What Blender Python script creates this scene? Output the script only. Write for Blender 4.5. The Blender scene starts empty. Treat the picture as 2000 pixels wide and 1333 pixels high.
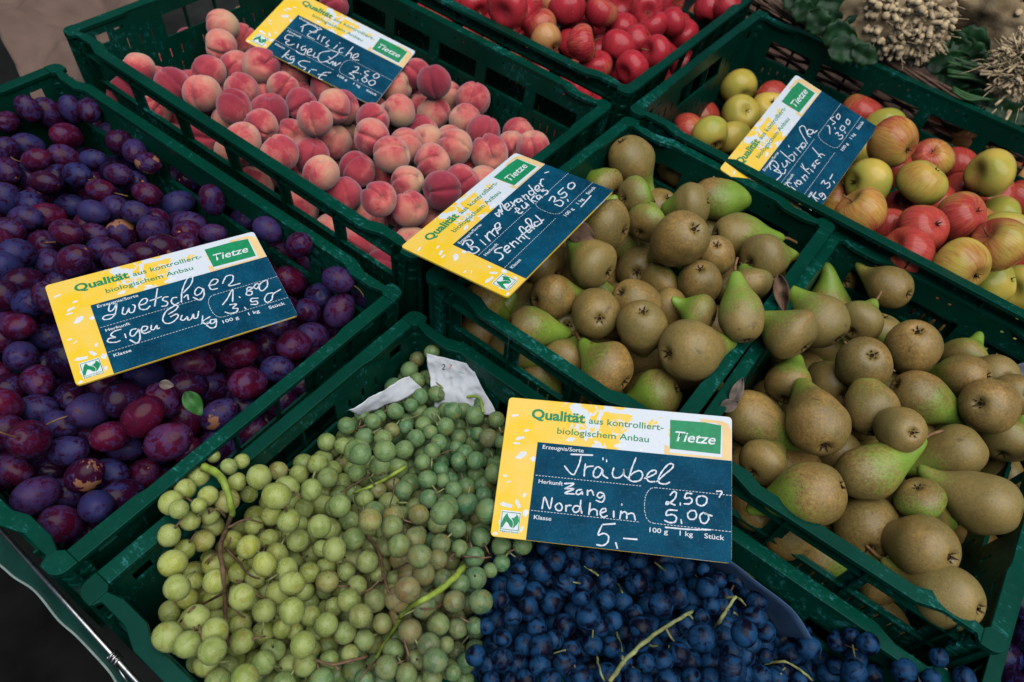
import bpy, bmesh, math, random
import numpy as np
from mathutils import Vector, Matrix, noise

C = bpy.context.scene.collection
S = 0.01                                   # everything below is written in centimetres; meshes and places are stored in metres

# ------------------------------------------------------------------ camera
F = 1438.5                                 # focal length in pixels of a 2000 px wide picture
RC = np.array([[0.79522197, 0.59510796, 0.11605399], [0.52589543, -0.58172914, -0.62050399], [-0.30175488, 0.55447067, -0.77556835]])
CP = np.array([95.34770, -40.90613, 55.01684])
cd = bpy.data.cameras.new('camera'); cam = bpy.data.objects.new('camera', cd); C.objects.link(cam)
cd.sensor_width = 36.0; cd.lens = F / 2000 * 36.0; cd.clip_start = 0.02; cd.clip_end = 60
m = Matrix([[RC[0][0], -RC[1][0], -RC[2][0]], [RC[0][1], -RC[1][1], -RC[2][1]], [RC[0][2], -RC[1][2], -RC[2][2]]]).to_4x4()
m.translation = Vector(CP * S)
cam.matrix_world = m
cd.dof.use_dof = True; cd.dof.focus_distance = 0.68; cd.dof.aperture_fstop = 7.5
bpy.context.scene.camera = cam

# ------------------------------------------------------------------ sky, sun, exposure
sc = bpy.context.scene
w = bpy.data.worlds.new('World'); sc.world = w; w.use_nodes = True
nt = w.node_tree; bg = nt.nodes['Background']
sky = nt.nodes.new('ShaderNodeTexSky'); sky.sky_type = 'NISHITA'; sky.sun_disc = False
SUN_EL, SUN_AZ = math.radians(76), math.atan2(0.55, -0.75)   # low bright sky on the customers' side of the stall
sky.sun_elevation = SUN_EL; sky.sun_rotation = math.radians(115)
sky.air_density = 1.0; sky.dust_density = 1.5; sky.ozone_density = 1.5
nt.links.new(sky.outputs[0], bg.inputs[0]); bg.inputs[1].default_value = 0.05
sd = bpy.data.lights.new('sun', 'SUN'); so = bpy.data.objects.new('sun', sd); C.objects.link(so)
sd.energy = 3.7; sd.angle = math.radians(75); sd.color = (1.0, 0.99, 0.97)
az = math.radians(115)
sdir = Vector((math.sin(az) * math.cos(SUN_EL), math.cos(az) * math.cos(SUN_EL), math.sin(SUN_EL)))   # towards the sun
so.rotation_euler = sdir.to_track_quat('Z', 'Y').to_euler()
so.location = (1, -1, 3)
vs = sc.view_settings
vs.view_transform = 'Standard'; vs.look = 'None'; vs.exposure = -0.15; vs.gamma = 1.0
sc.cycles.max_bounces = 5; sc.cycles.diffuse_bounces = 0; sc.cycles.transmission_bounces = 5

# ------------------------------------------------------------------ helpers
def ray(px, py):
    d = RC.T @ np.array([(px - 1000) / F, (py - 666.5) / F, 1.0])
    return d                                # camera depth of CP + d*t is t
def at_z(px, py, z):
    d = ray(px, py); return CP + d * ((z - CP[2]) / d[2])
def pix(X):
    Y = RC @ (np.asarray(X, float) - CP); return np.array([1000 + F * Y[0] / Y[2], 666.5 + F * Y[1] / Y[2], Y[2]])
def camvec(x, y, z):                        # x right, y down in the picture, z away
    return RC.T @ np.array([x, y, z], float)
rnd = random.Random(7)

def link(name, me, mat=None, parent=None):
    o = bpy.data.objects.new(name, me); C.objects.link(o)
    if mat is not None and me is not None and not me.materials: me.materials.append(mat)
    if parent is not None: o.parent = parent
    return o
def tag(o, label=None, cat=None, group=None, kind=None):
    if label: o['label'] = label
    if cat: o['category'] = cat
    if group: o['group'] = group
    if kind: o['kind'] = kind
    return o
def empty(name, loc=(0, 0, 0), rz=0):
    o = bpy.data.objects.new(name, None); C.objects.link(o); o.empty_display_size = .02
    o.location = Vector([a * S for a in loc]); o.rotation_euler = (0, 0, rz); return o
class MB:
    def __init__(s): s.v = []; s.f = []
    def add(s, vs_, fs):
        n = len(s.v); s.v += [tuple(a) for a in vs_]; s.f += [tuple(i + n for i in q) for q in fs]
    def box(s, x0, x1, y0, y1, z0, z1):
        s.add([(x0, y0, z0), (x1, y0, z0), (x1, y1, z0), (x0, y1, z0), (x0, y0, z1), (x1, y0, z1), (x1, y1, z1), (x0, y1, z1)],
              [(0, 3, 2, 1), (4, 5, 6, 7), (0, 1, 5, 4), (1, 2, 6, 5), (2, 3, 7, 6), (3, 0, 4, 7)])
    def tube(s, pts, rad, n=6, cap=True):
        pts = [Vector(p) for p in pts]
        if not hasattr(rad, '__len__'): rad = [rad] * len(pts)
        prev = None; rings = []
        for i, p in enumerate(pts):
            t = (pts[min(i + 1, len(pts) - 1)] - pts[max(i - 1, 0)])
            if t.length < 1e-9: t = Vector((0, 0, 1))
            t.normalize()
            a = prev if prev is not None else (Vector((0, 0, 1)) if abs(t.z) < .9 else Vector((1, 0, 0)))
            b = t.cross(a); 
            if b.length < 1e-6: b = t.cross(Vector((0, 1, 0)))
            b.normalize(); a = b.cross(t).normalized(); prev = a
            rings.append([p + (a * math.cos(q * 2 * math.pi / n) + b * math.sin(q * 2 * math.pi / n)) * rad[i] for q in range(n)])
        vs_ = [v for r in rings for v in r]; fs = []
        for i in range(len(rings) - 1):
            for q in range(n):
                fs.append((i * n + q, i * n + (q + 1) % n, (i + 1) * n + (q + 1) % n, (i + 1) * n + q))
        if cap: fs += [tuple(range(n))[::-1], tuple((len(rings) - 1) * n + q for q in range(n))]
        s.add(vs_, fs)
    def mesh(s, name, smooth=False, scale=S):
        me = bpy.data.meshes.new(name); me.from_pydata([(a[0] * scale, a[1] * scale, a[2] * scale) for a in s.v], [], s.f); me.update()
        if smooth: me.polygons.foreach_set('use_smooth', [True] * len(me.polygons))
        return me
def fix_normals(me):
    bm = bmesh.new(); bm.from_mesh(me); bmesh.ops.recalc_face_normals(bm, faces=bm.faces); bm.to_mesh(me); bm.free(); return me
def smooth_path(pts, n=6):
    P = [np.array(p, float) for p in pts]; out = []
    if len(P) < 3: return P
    Q = [2 * P[0] - P[1]] + P + [2 * P[-1] - P[-2]]
    for i in range(1, len(Q) - 2):
        for k in range(n):
            t = k / n; a, b, c_, d = Q[i - 1], Q[i], Q[i + 1], Q[i + 2]
            out.append(0.5 * ((2 * b) + (-a + c_) * t + (2 * a - 5 * b + 4 * c_ - d) * t * t + (-a + 3 * b - 3 * c_ + d) * t ** 3))
    out.append(P[-1]); return out

# ------------------------------------------------------------------ materials
class N:
    def __init__(s, name):
        s.m = bpy.data.materials.new(name); s.m.use_nodes = True; s.t = s.m.node_tree; s.b = s.t.nodes['Principled BSDF']
    def n(s, typ, **kw):
        x = s.t.nodes.new('ShaderNode' + typ)
        for k, v in kw.items():
            if k.startswith('i_'): x.inputs[int(k[2:]) if k[2:].isdigit() else k[2:]].default_value = v
            else: setattr(x, k, v)
        return x
    def l(s, a, b): s.t.links.new(a, b)
    def coords(s, scale=(1, 1, 1), rand=True):
        tc = s.n('TexCoord'); mp = s.n('Mapping'); mp.inputs['Scale'].default_value = scale; s.l(tc.outputs['Object'], mp.inputs['Vector'])
        if rand:
            oi = s.n('ObjectInfo'); mu = s.n('Math', operation='MULTIPLY', i_1=37.0); s.l(oi.outputs['Random'], mu.inputs[0])
            cb = s.n('CombineXYZ')
            for k in range(3): s.l(mu.outputs[0], cb.inputs[k])
            s.l(cb.outputs[0], mp.inputs['Location'])
        return mp.outputs[0]
    def noise(s, vec, scale, detail=3, rough=.55, dist=0.0):
        x = s.n('TexNoise'); x.inputs['Scale'].default_value = scale; x.inputs['Detail'].default_value = detail; x.inputs['Roughness'].default_value = rough; x.inputs['Distortion'].default_value = dist
        s.l(vec, x.inputs['Vector']); return x.outputs['Fac']
    def ramp(s, fac, stops, interp='LINEAR'):
        x = s.n('ValToRGB'); x.color_ramp.interpolation = interp; e = x.color_ramp.elements
        while len(e) < len(stops): e.new(.5)
        for q, (p, c) in zip(e, stops): q.position = p; q.color = (c[0], c[1], c[2], 1) if hasattr(c, '__len__') else (c, c, c, 1)
        if fac is not None: s.l(fac, x.inputs[0])
        return x.outputs[0]
    def mix(s, fac, a, b):
        x = s.n('MixRGB')
        for k, v in ((0, fac), (1, a), (2, b)):
            if isinstance(v, (int, float)): x.inputs[k].default_value = v if k == 0 else (v, v, v, 1)
            elif isinstance(v, tuple): x.inputs[k].default_value = (*v, 1)
            else: s.l(v, x.inputs[k])
        return x.outputs[0]
    def math(s, op, a, b=0.0, clamp=False):
        x = s.n('Math', operation=op); x.use_clamp = clamp
        for k, v in ((0, a), (1, b)):
            if isinstance(v, (int, float)): x.inputs[k].default_value = v
            else: s.l(v, x.inputs[k])
        return x.outputs[0]
    def set(s, **kw):
        for k, v in kw.items():
            i = s.b.inputs[k.replace('_', ' ')]
            if isinstance(v, tuple): i.default_value = (*v, 1) if len(v) == 3 and i.type == 'RGBA' else v
            elif isinstance(v, (int, float)): i.default_value = v
            else: s.l(v, i)
        return s
    def bump(s, h, strength=.3, dist=.001):
        x = s.n('Bump'); x.inputs['Strength'].default_value = strength; x.inputs['Distance'].default_value = dist; s.l(h, x.inputs['Height']); s.l(x.outputs[0], s.b.inputs['Normal'])
    def objcol(s):
        oi = s.n('ObjectInfo'); sp = s.n('SeparateColor'); s.l(oi.outputs['Color'], sp.inputs[0]); return sp.outputs
    def objz(s):
        tc = s.n('TexCoord'); sp = s.n('SeparateXYZ'); s.l(tc.outputs['Object'], sp.inputs[0]); return sp.outputs

def mat_plain(name, col, rough=.5, var=.3, scale=60, spec=None, **kw):
    a = N(name); v = a.coords(); f = a.noise(v, scale, 4)
    a.set(Base_Color=a.ramp(f, [(.3, tuple(c * (1 - var) for c in col)), (.7, tuple(min(1, c * (1 + var)) for c in col))]), Roughness=rough, **kw)
    a.b.inputs['Specular IOR Level'].default_value = (.08 if rough >= .8 else .35) if spec is None else spec
    return a.m

def mat_crate():
    a = N('green_crate_plastic'); v = a.coords()
    big = a.noise(v, 9, 3); sc1 = a.noise(a.coords((1, 3, 1)), 150, 6, .7); fine = a.noise(v, 140, 4, .7)
    base = a.mix(a.ramp(big, [(.35, 0), (.7, 1)]), (.0002, .031, .018), (.0006, .052, .032))
    dust = a.ramp(a.math('MULTIPLY', a.math('MULTIPLY', sc1, fine), big), [(.17, 0), (.25, 1)])  # scuffs whose cyan tint paints highlights into the plastic
    a.set(Base_Color=a.mix(a.math('MULTIPLY', dust, .55), base, (.05, .30, .30)), Roughness=a.ramp(fine, [(.3, .26), (.75, .5)]))
    a.b.inputs['Specular IOR Level'].default_value = .16
    a.b.inputs['Specular Tint'].default_value = (.45, .95, 1, 1)
    a.bump(a.noise(v, 35, 4), .12, .002); return a.m
M = {}
M['crate'] = mat_crate()

def mat_peach():
    a = N('peach_skin'); v = a.coords(); oc = a.objcol(); z = a.objz()
    n1 = a.noise(v, 24, 2, .5, .5); n2 = a.noise(v, 260, 4, .7); n5 = a.noise(v, 90, 4, .6, .8); sp = a.noise(v, 1000, 2, .6)
    t = a.math('ADD', a.math('MULTIPLY', n1, 1.0), a.math('MULTIPLY', n2, .14)); t = a.math('ADD', t, a.math('MULTIPLY', n5, .42)); t = a.math('ADD', t, a.math('MULTIPLY', oc[0], .75))
    t = a.math('ADD', t, a.math('MULTIPLY', z[0], 9.0))
    t = a.math('SUBTRACT', t, .13)
    col = a.ramp(t, [(.40, (.64, .41, .21)), (.62, (.66, .31, .20)), (.84, (.64, .17, .14)), (1.0, (.50, .06, .075))])
    deep = a.ramp(a.math('SUBTRACT', t, .95), [(0, 0), (.4, 1)])
    col = a.mix(a.math('MULTIPLY', deep, .8), col, (.22, .012, .035))
    col = a.mix(a.ramp(sp, [(.66, 0), (.76, .3)]), col, (.70, .36, .24))
    col = a.mix(a.ramp(a.noise(v, 120, 3, .6), [(.73, 0), (.77, .6)]), col, (.12, .07, .035))
    a.set(Base_Color=col, Roughness=.8, Sheen_Weight=.5, Sheen_Roughness=.5, Sheen_Tint=(.95, .82, .95))
    a.b.inputs['Specular IOR Level'].default_value = .2
    a.bump(a.math('ADD', a.noise(v, 1500, 2), n5), .15, .0006); return a.m
M['peach'] = mat_peach()

def mat_plum():
    a = N('plum_skin'); v = a.coords(); oc = a.objcol()
    n1 = a.noise(v, 95, 5, .62, .9); n2 = a.noise(v, 420, 5, .75, .3); n3 = a.noise(v, 45, 3, .5, .3); n4 = a.noise(v, 60, 4, .7, 1.5)
    skin = a.mix(a.math('MULTIPLY', oc[0], a.ramp(n3, [(.3, .3), (.6, 1)])), (.008, .003, .016), (.095, .005, .022))
    bf = a.math('ADD', n1, a.math('MULTIPLY', n2, .45)); bf = a.math('ADD', bf, a.math('MULTIPLY', oc[1], .26))
    bloom = a.ramp(a.math('SUBTRACT', bf, .46), [(.36, 0), (.50, 1)])
    bc = a.mix(a.math('MULTIPLY', oc[0], a.ramp(n4, [(.4, .4), (.6, 1)])), (.011, .036, .150), (.105, .032, .105))
    col = a.mix(a.math('MULTIPLY', bloom, a.math('ADD', a.math('MULTIPLY', n2, .9), .22)), skin, bc)
    tan = a.ramp(a.math('MULTIPLY', oc[2], n3), [(.58, 0), (.60, 1)])
    col = a.mix(tan, col, (.26, .12, .065))
    col = a.mix(a.ramp(a.noise(v, 700, 2), [(.74, 0), (.78, .6)]), col, (.25, .15, .12))
    a.set(Base_Color=col, Roughness=a.math('ADD', a.math('MULTIPLY', bloom, .30), .2))
    a.b.inputs['Specular IOR Level'].default_value = .17
    a.bump(a.math('ADD', n2, n1), .15, .0006); return a.m
M['plum'] = mat_plum()

def mat_pear():
    a = N('pear_skin'); v = a.coords(); oc = a.objcol(); z = a.objz()
    n1 = a.noise(v, 40, 4, .6); n2 = a.noise(v, 320, 6, .8); sp = a.noise(v, 900, 3, .6); sp2 = a.noise(v, 1300, 2, .5); n3 = a.noise(v, 22, 3, .5, .4)
    russ = a.mix(a.ramp(n1, [(.3, 0), (.7, 1)]), (.25, .14, .028), (.50, .31, .080))
    russ = a.mix(a.math('MULTIPLY', a.ramp(n3, [(.38, 0), (.6, 1)]), .75), russ, (.165, .150, .040))
    russ = a.mix(a.ramp(n2, [(.38, .6), (.62, 0)]), russ, (.115, .062, .020))
    oi = a.n('ObjectInfo'); russ = a.mix(a.ramp(oi.outputs['Random'], [(.3, 0), (1, .55)]), russ, (.25, .205, .062)); russ = a.mix(a.ramp(a.noise(v, 650, 3, .7), [(.5, 0), (.7, .45)]), russ, (.33, .20, .09))
    g = a.math('ADD', a.math('MULTIPLY', z[2], 13.0), a.math('MULTIPLY', n3, .9)); g = a.math('ADD', g, a.math('MULTIPLY', n2, 1.5)); g = a.math('ADD', g, a.math('MULTIPLY', oc[0], .62))
    gm = a.ramp(a.math('SUBTRACT', g, 1.22), [(.38, 0), (.78, 1)])
    col = a.mix(a.math('MULTIPLY', gm, .9), russ, a.mix(n1, (.10, .24, .014), (.27, .43, .05)))
    col = a.mix(a.ramp(sp, [(.62, 0), (.68, .7)]), col, (.075, .035, .012))
    col = a.mix(a.ramp(sp2, [(.62, 0), (.70, .55)]), col, (.50, .36, .17))
    bru = a.ramp(a.noise(v, 55, 3, .5, .5), [(.67, 0), (.73, .65)]); col = a.mix(bru, col, (.085, .045, .02))
    a.set(Base_Color=col, Roughness=a.ramp(n2, [(.3, .36), (.7, .52)])); a.b.inputs['Specular IOR Level'].default_value = .5
    a.bump(a.math('ADD', a.math('MULTIPLY', sp, .5), a.math('MULTIPLY', n1, 1.5)), .22, .0012); return a.m
M['pear'] = mat_pear()

def mat_apple(name, green, y, red, deep, bias):
    a = N(name); oc = a.objcol(); z = a.objz(); v = a.coords()
    th = a.n('Math', operation='ARCTAN2'); a.l(z[1], th.inputs[0]); a.l(z[0], th.inputs[1])
    # streaks run from stem to blossom end
    cs = a.n('CombineXYZ'); a.l(a.math('MULTIPLY', a.math('SINE', th.outputs[0]), 3.2), cs.inputs[0]); a.l(a.math('MULTIPLY', a.math('COSINE', th.outputs[0]), 3.2), cs.inputs[1])
    oi = a.n('ObjectInfo'); a.l(a.math('ADD', a.math('MULTIPLY', z[2], 14.0), a.math('MULTIPLY', oi.outputs['Random'], 40.0)), cs.inputs[2])
    st = a.noise(cs.outputs[0], 4.5, 5, .65); big = a.noise(v, 17, 3, .5); sp = a.noise(v, 380, 2, .5)
    base = a.mix(a.ramp(big, [(.35, 0), (.65, 1)]), green, y)
    t = a.math('ADD', a.math('ADD', a.math('MULTIPLY', st, .7), a.math('MULTIPLY', a.noise(v, 13, 2, .4, .4), 1.2)), a.math('MULTIPLY', oc[0], .9))
    r = a.ramp(a.math('SUBTRACT', t, bias), [(.34, 0), (.80, 1)])
    col = a.mix(a.math('MULTIPLY', r, .93), base, a.mix(a.ramp(st, [(.4, 0), (.65, 1)]), red, deep))
    col = a.mix(a.ramp(sp, [(.7, 0), (.76, .5)]), col, (.55, .42, .2))
    a.set(Base_Color=col, Roughness=.26); a.b.inputs['Specular IOR Level'].default_value = .36
    a.bump(a.noise(v, 60, 3), .06, .001); return a.m
M['apple'] = mat_apple('yellow_apple_skin', (.36, .38, .06), (.72, .50, .09), (.56, .045, .05), (.36, .012, .028), .90)
M['redapple'] = mat_apple('red_apple_skin', (.55, .30, .10), (.65, .30, .12), (.56, .010, .042), (.33, .004, .026), .50)

def mat_grape(name, c1, c2, bloomc, bl, spots, sss):
    a = N(name); v = a.coords(); oc = a.objcol()
    n1 = a.noise(v, 85, 3, .5, 1.0); n2 = a.noise(v, 520, 5, .75, .4); n3 = a.noise(v, 90, 3, .5, .8)
    oi = a.n('ObjectInfo'); col = a.mix(oc[0], c1, c2); col = a.mix(a.math('MULTIPLY', oi.outputs['Random'], .45), col, (.30, .38, .10) if spots else c1)
    col = a.mix(a.math('MULTIPLY', oc[2], a.ramp(n3, [(.3, .3), (.6, 1)])), col, (.34, .115, .06))
    b = a.ramp(a.math('ADD', a.math('MULTIPLY', n1, .75), a.math('MULTIPLY', n2, .25)), [(.36 if spots else .42, 0), (.56, 1)])
    col = a.mix(a.math('MULTIPLY', b, a.math('MULTIPLY', a.math('ADD', a.math('MULTIPLY', oc[0], .62), .38), bl) if spots else bl), col, bloomc)
    if spots:
        col = a.mix(a.ramp(n3, [(.60, 0), (.68, .5)]), col, (.40, .30, .05)); col = a.mix(a.ramp(n2, [(.74, 0), (.79, .6)]), col, (.14, .08, .02))
    a.set(Base_Color=col, Roughness=a.math('ADD', a.math('MULTIPLY', b, .18), .17 if spots else .34))
    a.b.inputs['Specular IOR Level'].default_value = .42 if spots else .14
    a.bump(n2, .02, .0003)
    if sss:
        a.b.inputs['Transmission Weight'].default_value = .30; a.b.inputs['IOR'].default_value = 1.38
        a.b.inputs['Subsurface Weight'].default_value = sss; a.b.inputs['Subsurface Radius'].default_value = (.9, 1.0, .35); a.b.inputs['Subsurface Scale'].default_value = .006
    return a.m
M['grape'] = mat_grape('green_grape_skin', (.07, .24, .12), (.52, .54, .07), (.64, .72, .30), .6, True, .75)
M['bgrape'] = mat_grape('blue_grape_skin', (.002, .003, .010), (.006, .004, .014), (.009, .054, .140), .9, False, 0)
M['stemgreen'] = mat_plain('green_stalk', (.26, .36, .05), .5, .4, 90)
M['stembrown'] = mat_plain('brown_stalk', (.15, .09, .05), .7, .5, 120)
M['stempale'] = mat_plain('pale_green_stalk', (.22, .24, .09), .6, .5, 90)
M['calyx'] = mat_plain('dry_calyx', (.05, .03, .018), .85, .5, 300)
M['pearstem'] = mat_plain('pear_stem', (.20, .10, .04), .6, .5, 150)
M['leaf'] = mat_plain('green_leaf', (.018, .10, .012), .45, .4, 90)
M['dleaf'] = mat_plain('dried_leaf', (.14, .085, .055), .8, .5, 90)
M['gleaf'] = mat_plain('grey_dried_leaf', (.15, .12, .10), .85, .5, 90)
M['metal'] = mat_plain('galvanised_steel', (.42, .42, .42), .33, .25, 200, Metallic=1.0)
M['slab'] = mat_plain('dark_table_board', (.018, .02, .018), .8, .4, 12)
M['floor'] = mat_plain('shade_toned_ground', (.007, .007, .0065), .95, .5, 9)  # near-black base colour paints in the shade under the stall
M['wicker'] = mat_plain('brown_wicker', (.15, .085, .055), .6, .55, 60)
M['celeriac'] = None
M['bag'] = mat_plain('brown_paper', (.15, .10, .08), .85, .12, 20)
def mat_celeriac():
    a = N('celeriac_root'); v = a.coords(); n1 = a.noise(v, 22, 5, .7); n2 = a.noise(v, 110, 4, .7)
    a.set(Base_Color=a.mix(n2, a.ramp(n1, [(.3, (.30, .18, .08)), (.5, (.55, .40, .22)), (.72, (.68, .56, .38))]), (.38, .26, .13)), Roughness=.8)
    a.bump(n2, .5, .003); return a.m
M['celeriac'] = mat_celeriac()
M['rootcut'] = mat_plain('cut_root', (.74, .54, .32), .8, .4, 90)
M['celleaf'] = mat_plain('celery_leaf', (.008, .045, .012), .5, .6, 50)
M['celstalk'] = mat_plain('celery_stalk', (.03, .10, .025), .45, .5, 40)
def mat_news():
    a = N('newsprint'); v = a.coords((1, 1, 1), False); n1 = a.noise(v, 60, 3)
    a.set(Base_Color=a.ramp(n1, [(.3, (.50, .54, .58)), (.7, (.64, .67, .70))]), Roughness=.8); return a.m
M['news'] = mat_news()
M['bluepaper'] = mat_plain('blue_grey_card', (.035, .075, .15), .6, .25, 40)
M['whitepaper'] = mat_plain('white_tissue', (.45, .47, .50), .8, .15, 30)
M['ink'] = mat_plain('black_print', (.02, .02, .02), .7, .1)
M['inkred'] = mat_plain('red_print', (.5, .02, .02), .7, .1)
M['inkteal'] = mat_plain('teal_print', (.03, .25, .24), .7, .1)
def mat_board():
    a = N('sign_print_yellow_white'); tc = a.n('TexCoord'); mp = a.n('Mapping'); a.l(tc.outputs['Object'], mp.inputs[0]); v = mp.outputs[0]
    oi = a.n('ObjectInfo'); z = a.objz()
    n1 = a.noise(v, 42, 4, .6, 1.2); n2 = a.noise(v, 17, 2, .5, 1.0); n3 = a.noise(v, 900, 3, .6); n4 = a.noise(v, 30, 3)
    # sunflower print: yellow towards the left and lower left, white petals breaking through, white towards the upper right
    t = a.math('ADD', a.math('MULTIPLY', n1, 1.5), a.math('MULTIPLY', z[0], -3.0)); t = a.math('ADD', t, a.math('MULTIPLY', n2, .6))
    t = a.math('ADD', t, a.math('MULTIPLY', z[1], -2.0))
    yl = a.ramp(t, [(.93, 0), (.97, 1)])
    t2 = a.math('SUBTRACT', t, .0)
    yc = a.mix(a.ramp(n4, [(.4, 0), (.6, 1)]), (.86, .56, .008), (.86, .58, .09))
    col = a.mix(yl, (.64, .70, .76), yc)
    col = a.mix(a.ramp(n3, [(.62, 0), (.72, .5)]), col, (.25, .2, .16))
    a.set(Base_Color=col, Roughness=.5); return a.m
M['board'] = mat_board()
M['rimyellow'] = mat_plain('sign_yellow_band', (.78, .56, .25), .5, .1, 30)
def mat_slate():
    a = N('slate_print'); v = a.coords((1, 1, 1), True); n1 = a.noise(v, 30, 4, .6); n2 = a.noise(v, 260, 5, .75); 
    s1 = a.noise(a.coords((1, 9, 1)), 180, 5, .8); s2 = a.noise(a.coords((9, 1, 1)), 160, 5, .8)
    col = a.mix(a.ramp(n1, [(.3, 0), (.7, 1)]), (.001, .034, .070), (.003, .075, .140))
    sc_ = a.math('MAXIMUM', a.ramp(s1, [(.58, 0), (.70, .9)]), a.ramp(s2, [(.58, 0), (.70, .8)]))
    col = a.mix(a.math('MULTIPLY', sc_, .55), col, (.12, .26, .36)); col = a.mix(a.ramp(n2, [(.60, 0), (.74, .3)]), col, (.04, .14, .22))
    a.set(Base_Color=col, Roughness=.45); a.b.inputs['Specular IOR Level'].default_value = .03; return a.m
M['slate'] = mat_slate()
M['signgreen'] = mat_plain('sign_green_print', (.004, .24, .09), .5, .15, 200)
M['chalk'] = mat_plain('white_paint_pen', (.66, .70, .76), .6, .18, 400)
M['white'] = mat_plain('white_print', (.70, .74, .78), .6, .08, 200)
M['signedge'] = mat_plain('sign_edge', (.10, .10, .10), .6, .2)
# ------------------------------------------------------------------ ground, table, rack rod
def quad(name, pts, mat, kind='structure'):
    mb = MB(); mb.add(pts, [(0, 1, 2, 3)]); o = link(name, mb.mesh(name), mat); return tag(o, kind=kind)
quad('ground', [(-900, -900, -92), (1100, -900, -92), (1100, 1100, -92), (-900, 1100, -92)], M['floor'])
TABLE_Z = -22.0
tb = MB(); tb.box(-45, 190, -42.5, 160, TABLE_Z - 2.5, TABLE_Z)
t = empty('market_table'); tag(t, 'dark market table board carrying all the green crates', 'table')
link('table_top', tb.mesh('table_top'), M['slab'], t)
for x in (-40, 70, 185):
    for y in (-38, 155):
        q = MB(); q.box(x - 2.5, x + 2.5, y - 2.5, y + 2.5, -91.9, TABLE_Z - 2.5); link('leg', q.mesh('leg'), M['metal'], t)

# unseen canopy added above and behind the crates to cut off sky light
mb = MB(); n_ = 14
for j in range(7):
    for i in range(n_ + 1): mb.v.append((-220 + i * 40, 100 + j * 42, 150 + j * 14 - 3.5 * abs(math.sin(i * math.pi / 2))))
mb.f = [(j * (n_ + 1) + i, j * (n_ + 1) + i + 1, (j + 1) * (n_ + 1) + i + 1, (j + 1) * (n_ + 1) + i) for j in range(6) for i in range(n_)]
t = empty('added_canopy', (0, 0, 0)); tag(t, 'unseen dark green canopy added behind the stall to cut sky light', 'canopy')
link('canvas', mb.mesh('canvas'), mat_plain('added_canopy_cloth', (.02, .06, .045), .8, .2, 5), t)
for x in (-215, 335):
    for y, h in ((102, 150), (350, 230)):
        mb = MB(); mb.tube([(x, y, -91.5), (x, y, h)], 2.2, 10); link('post', mb.mesh('post', True), M['metal'], t)
# ------------------------------------------------------------------ crates
def rim_bar(L, notch):
    # outline in plan, y = 0 outer edge, y grows inwards
    if notch:
        pts = [(1.9, 0), (2.3, .75), (5.2, .75), (7.2, 0), (L - 7.2, 0), (L - 5.2, .75), (L - 2.3, .75), (L - 1.9, 0),
               (L - 1.9, 1.5), (L - 3.4, 1.95), (L - 6.2, 1.95), (L - 7.6, 1.35), (7.6, 1.35), (6.2, 1.95), (3.4, 1.95), (1.9, 1.5)]
    else:
        pts = [(1.95, 0), (L - 1.95, 0), (L - 1.95, 1.5), (L - 8, 1.5), (L - 9, 1.3), (9, 1.3), (8, 1.5), (1.95, 1.5)]
    return pts
def extrude_outline(name, pts, z0, z1, bev):
    bm = bmesh.new()
    vs_ = [bm.verts.new((x * S, y * S, z0 * S)) for x, y in pts]
    f = bm.faces.new(vs_)
    r = bmesh.ops.extrude_face_region(bm, geom=[f])
    bmesh.ops.translate(bm, vec=(0, 0, (z1 - z0) * S), verts=[v for v in r['geom'] if isinstance(v, bmesh.types.BMVert)])
    bmesh.ops.recalc_face_normals(bm, faces=bm.faces)
    if bev: bmesh.ops.bevel(bm, geom=[e for e in bm.edges], offset=bev * S, segments=2, affect='EDGES', profile=.5, clamp_overlap=True)
    me = bpy.data.meshes.new(name); bm.to_mesh(me); bm.free(); return me
def holed_slab(mb, L, z0, z1, y0, th, holes, taper, tf):
    xs = sorted({0.0, L} | {h[0] for h in holes} | {h[1] for h in holes}); zs = sorted({z0, z1} | {h[2] for h in holes} | {h[3] for h in holes})
    inside = lambda x, z: any(h[0] < x < h[1] and h[2] < z < h[3] for h in holes)
    Y = lambda z, k: y0 + taper * (-z) + k * th
    solid = {(i, j): not inside((xs[i] + xs[i + 1]) / 2, (zs[j] + zs[j + 1]) / 2) for i in range(len(xs) - 1) for j in range(len(zs) - 1)}
    for (i, j), s_ in solid.items():
        if not s_: continue
        a, b, c, d = xs[i], xs[i + 1], zs[j], zs[j + 1]
        P = lambda x, z, k: tf(x, Y(z, k), z)
        mb.add([P(a, c, 0), P(b, c, 0), P(b, d, 0), P(a, d, 0)], [(0, 1, 2, 3)])
        mb.add([P(a, c, 1), P(b, c, 1), P(b, d, 1), P(a, d, 1)], [(3, 2, 1, 0)])
        for di, dj, e in ((-1, 0, ((a, c), (a, d))), (1, 0, ((b, d), (b, c))), (0, -1, ((b, c), (a, c))), (0, 1, ((a, d), (b, d)))):
            if not solid.get((i + di, j + dj), False):
                (x1, z1_), (x2, z2_) = e
                mb.add([P(x1, z1_, 0), P(x2, z2_, 0), P(x2, z2_, 1), P(x1, z1_, 1)], [(0, 1, 2, 3)])
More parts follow.
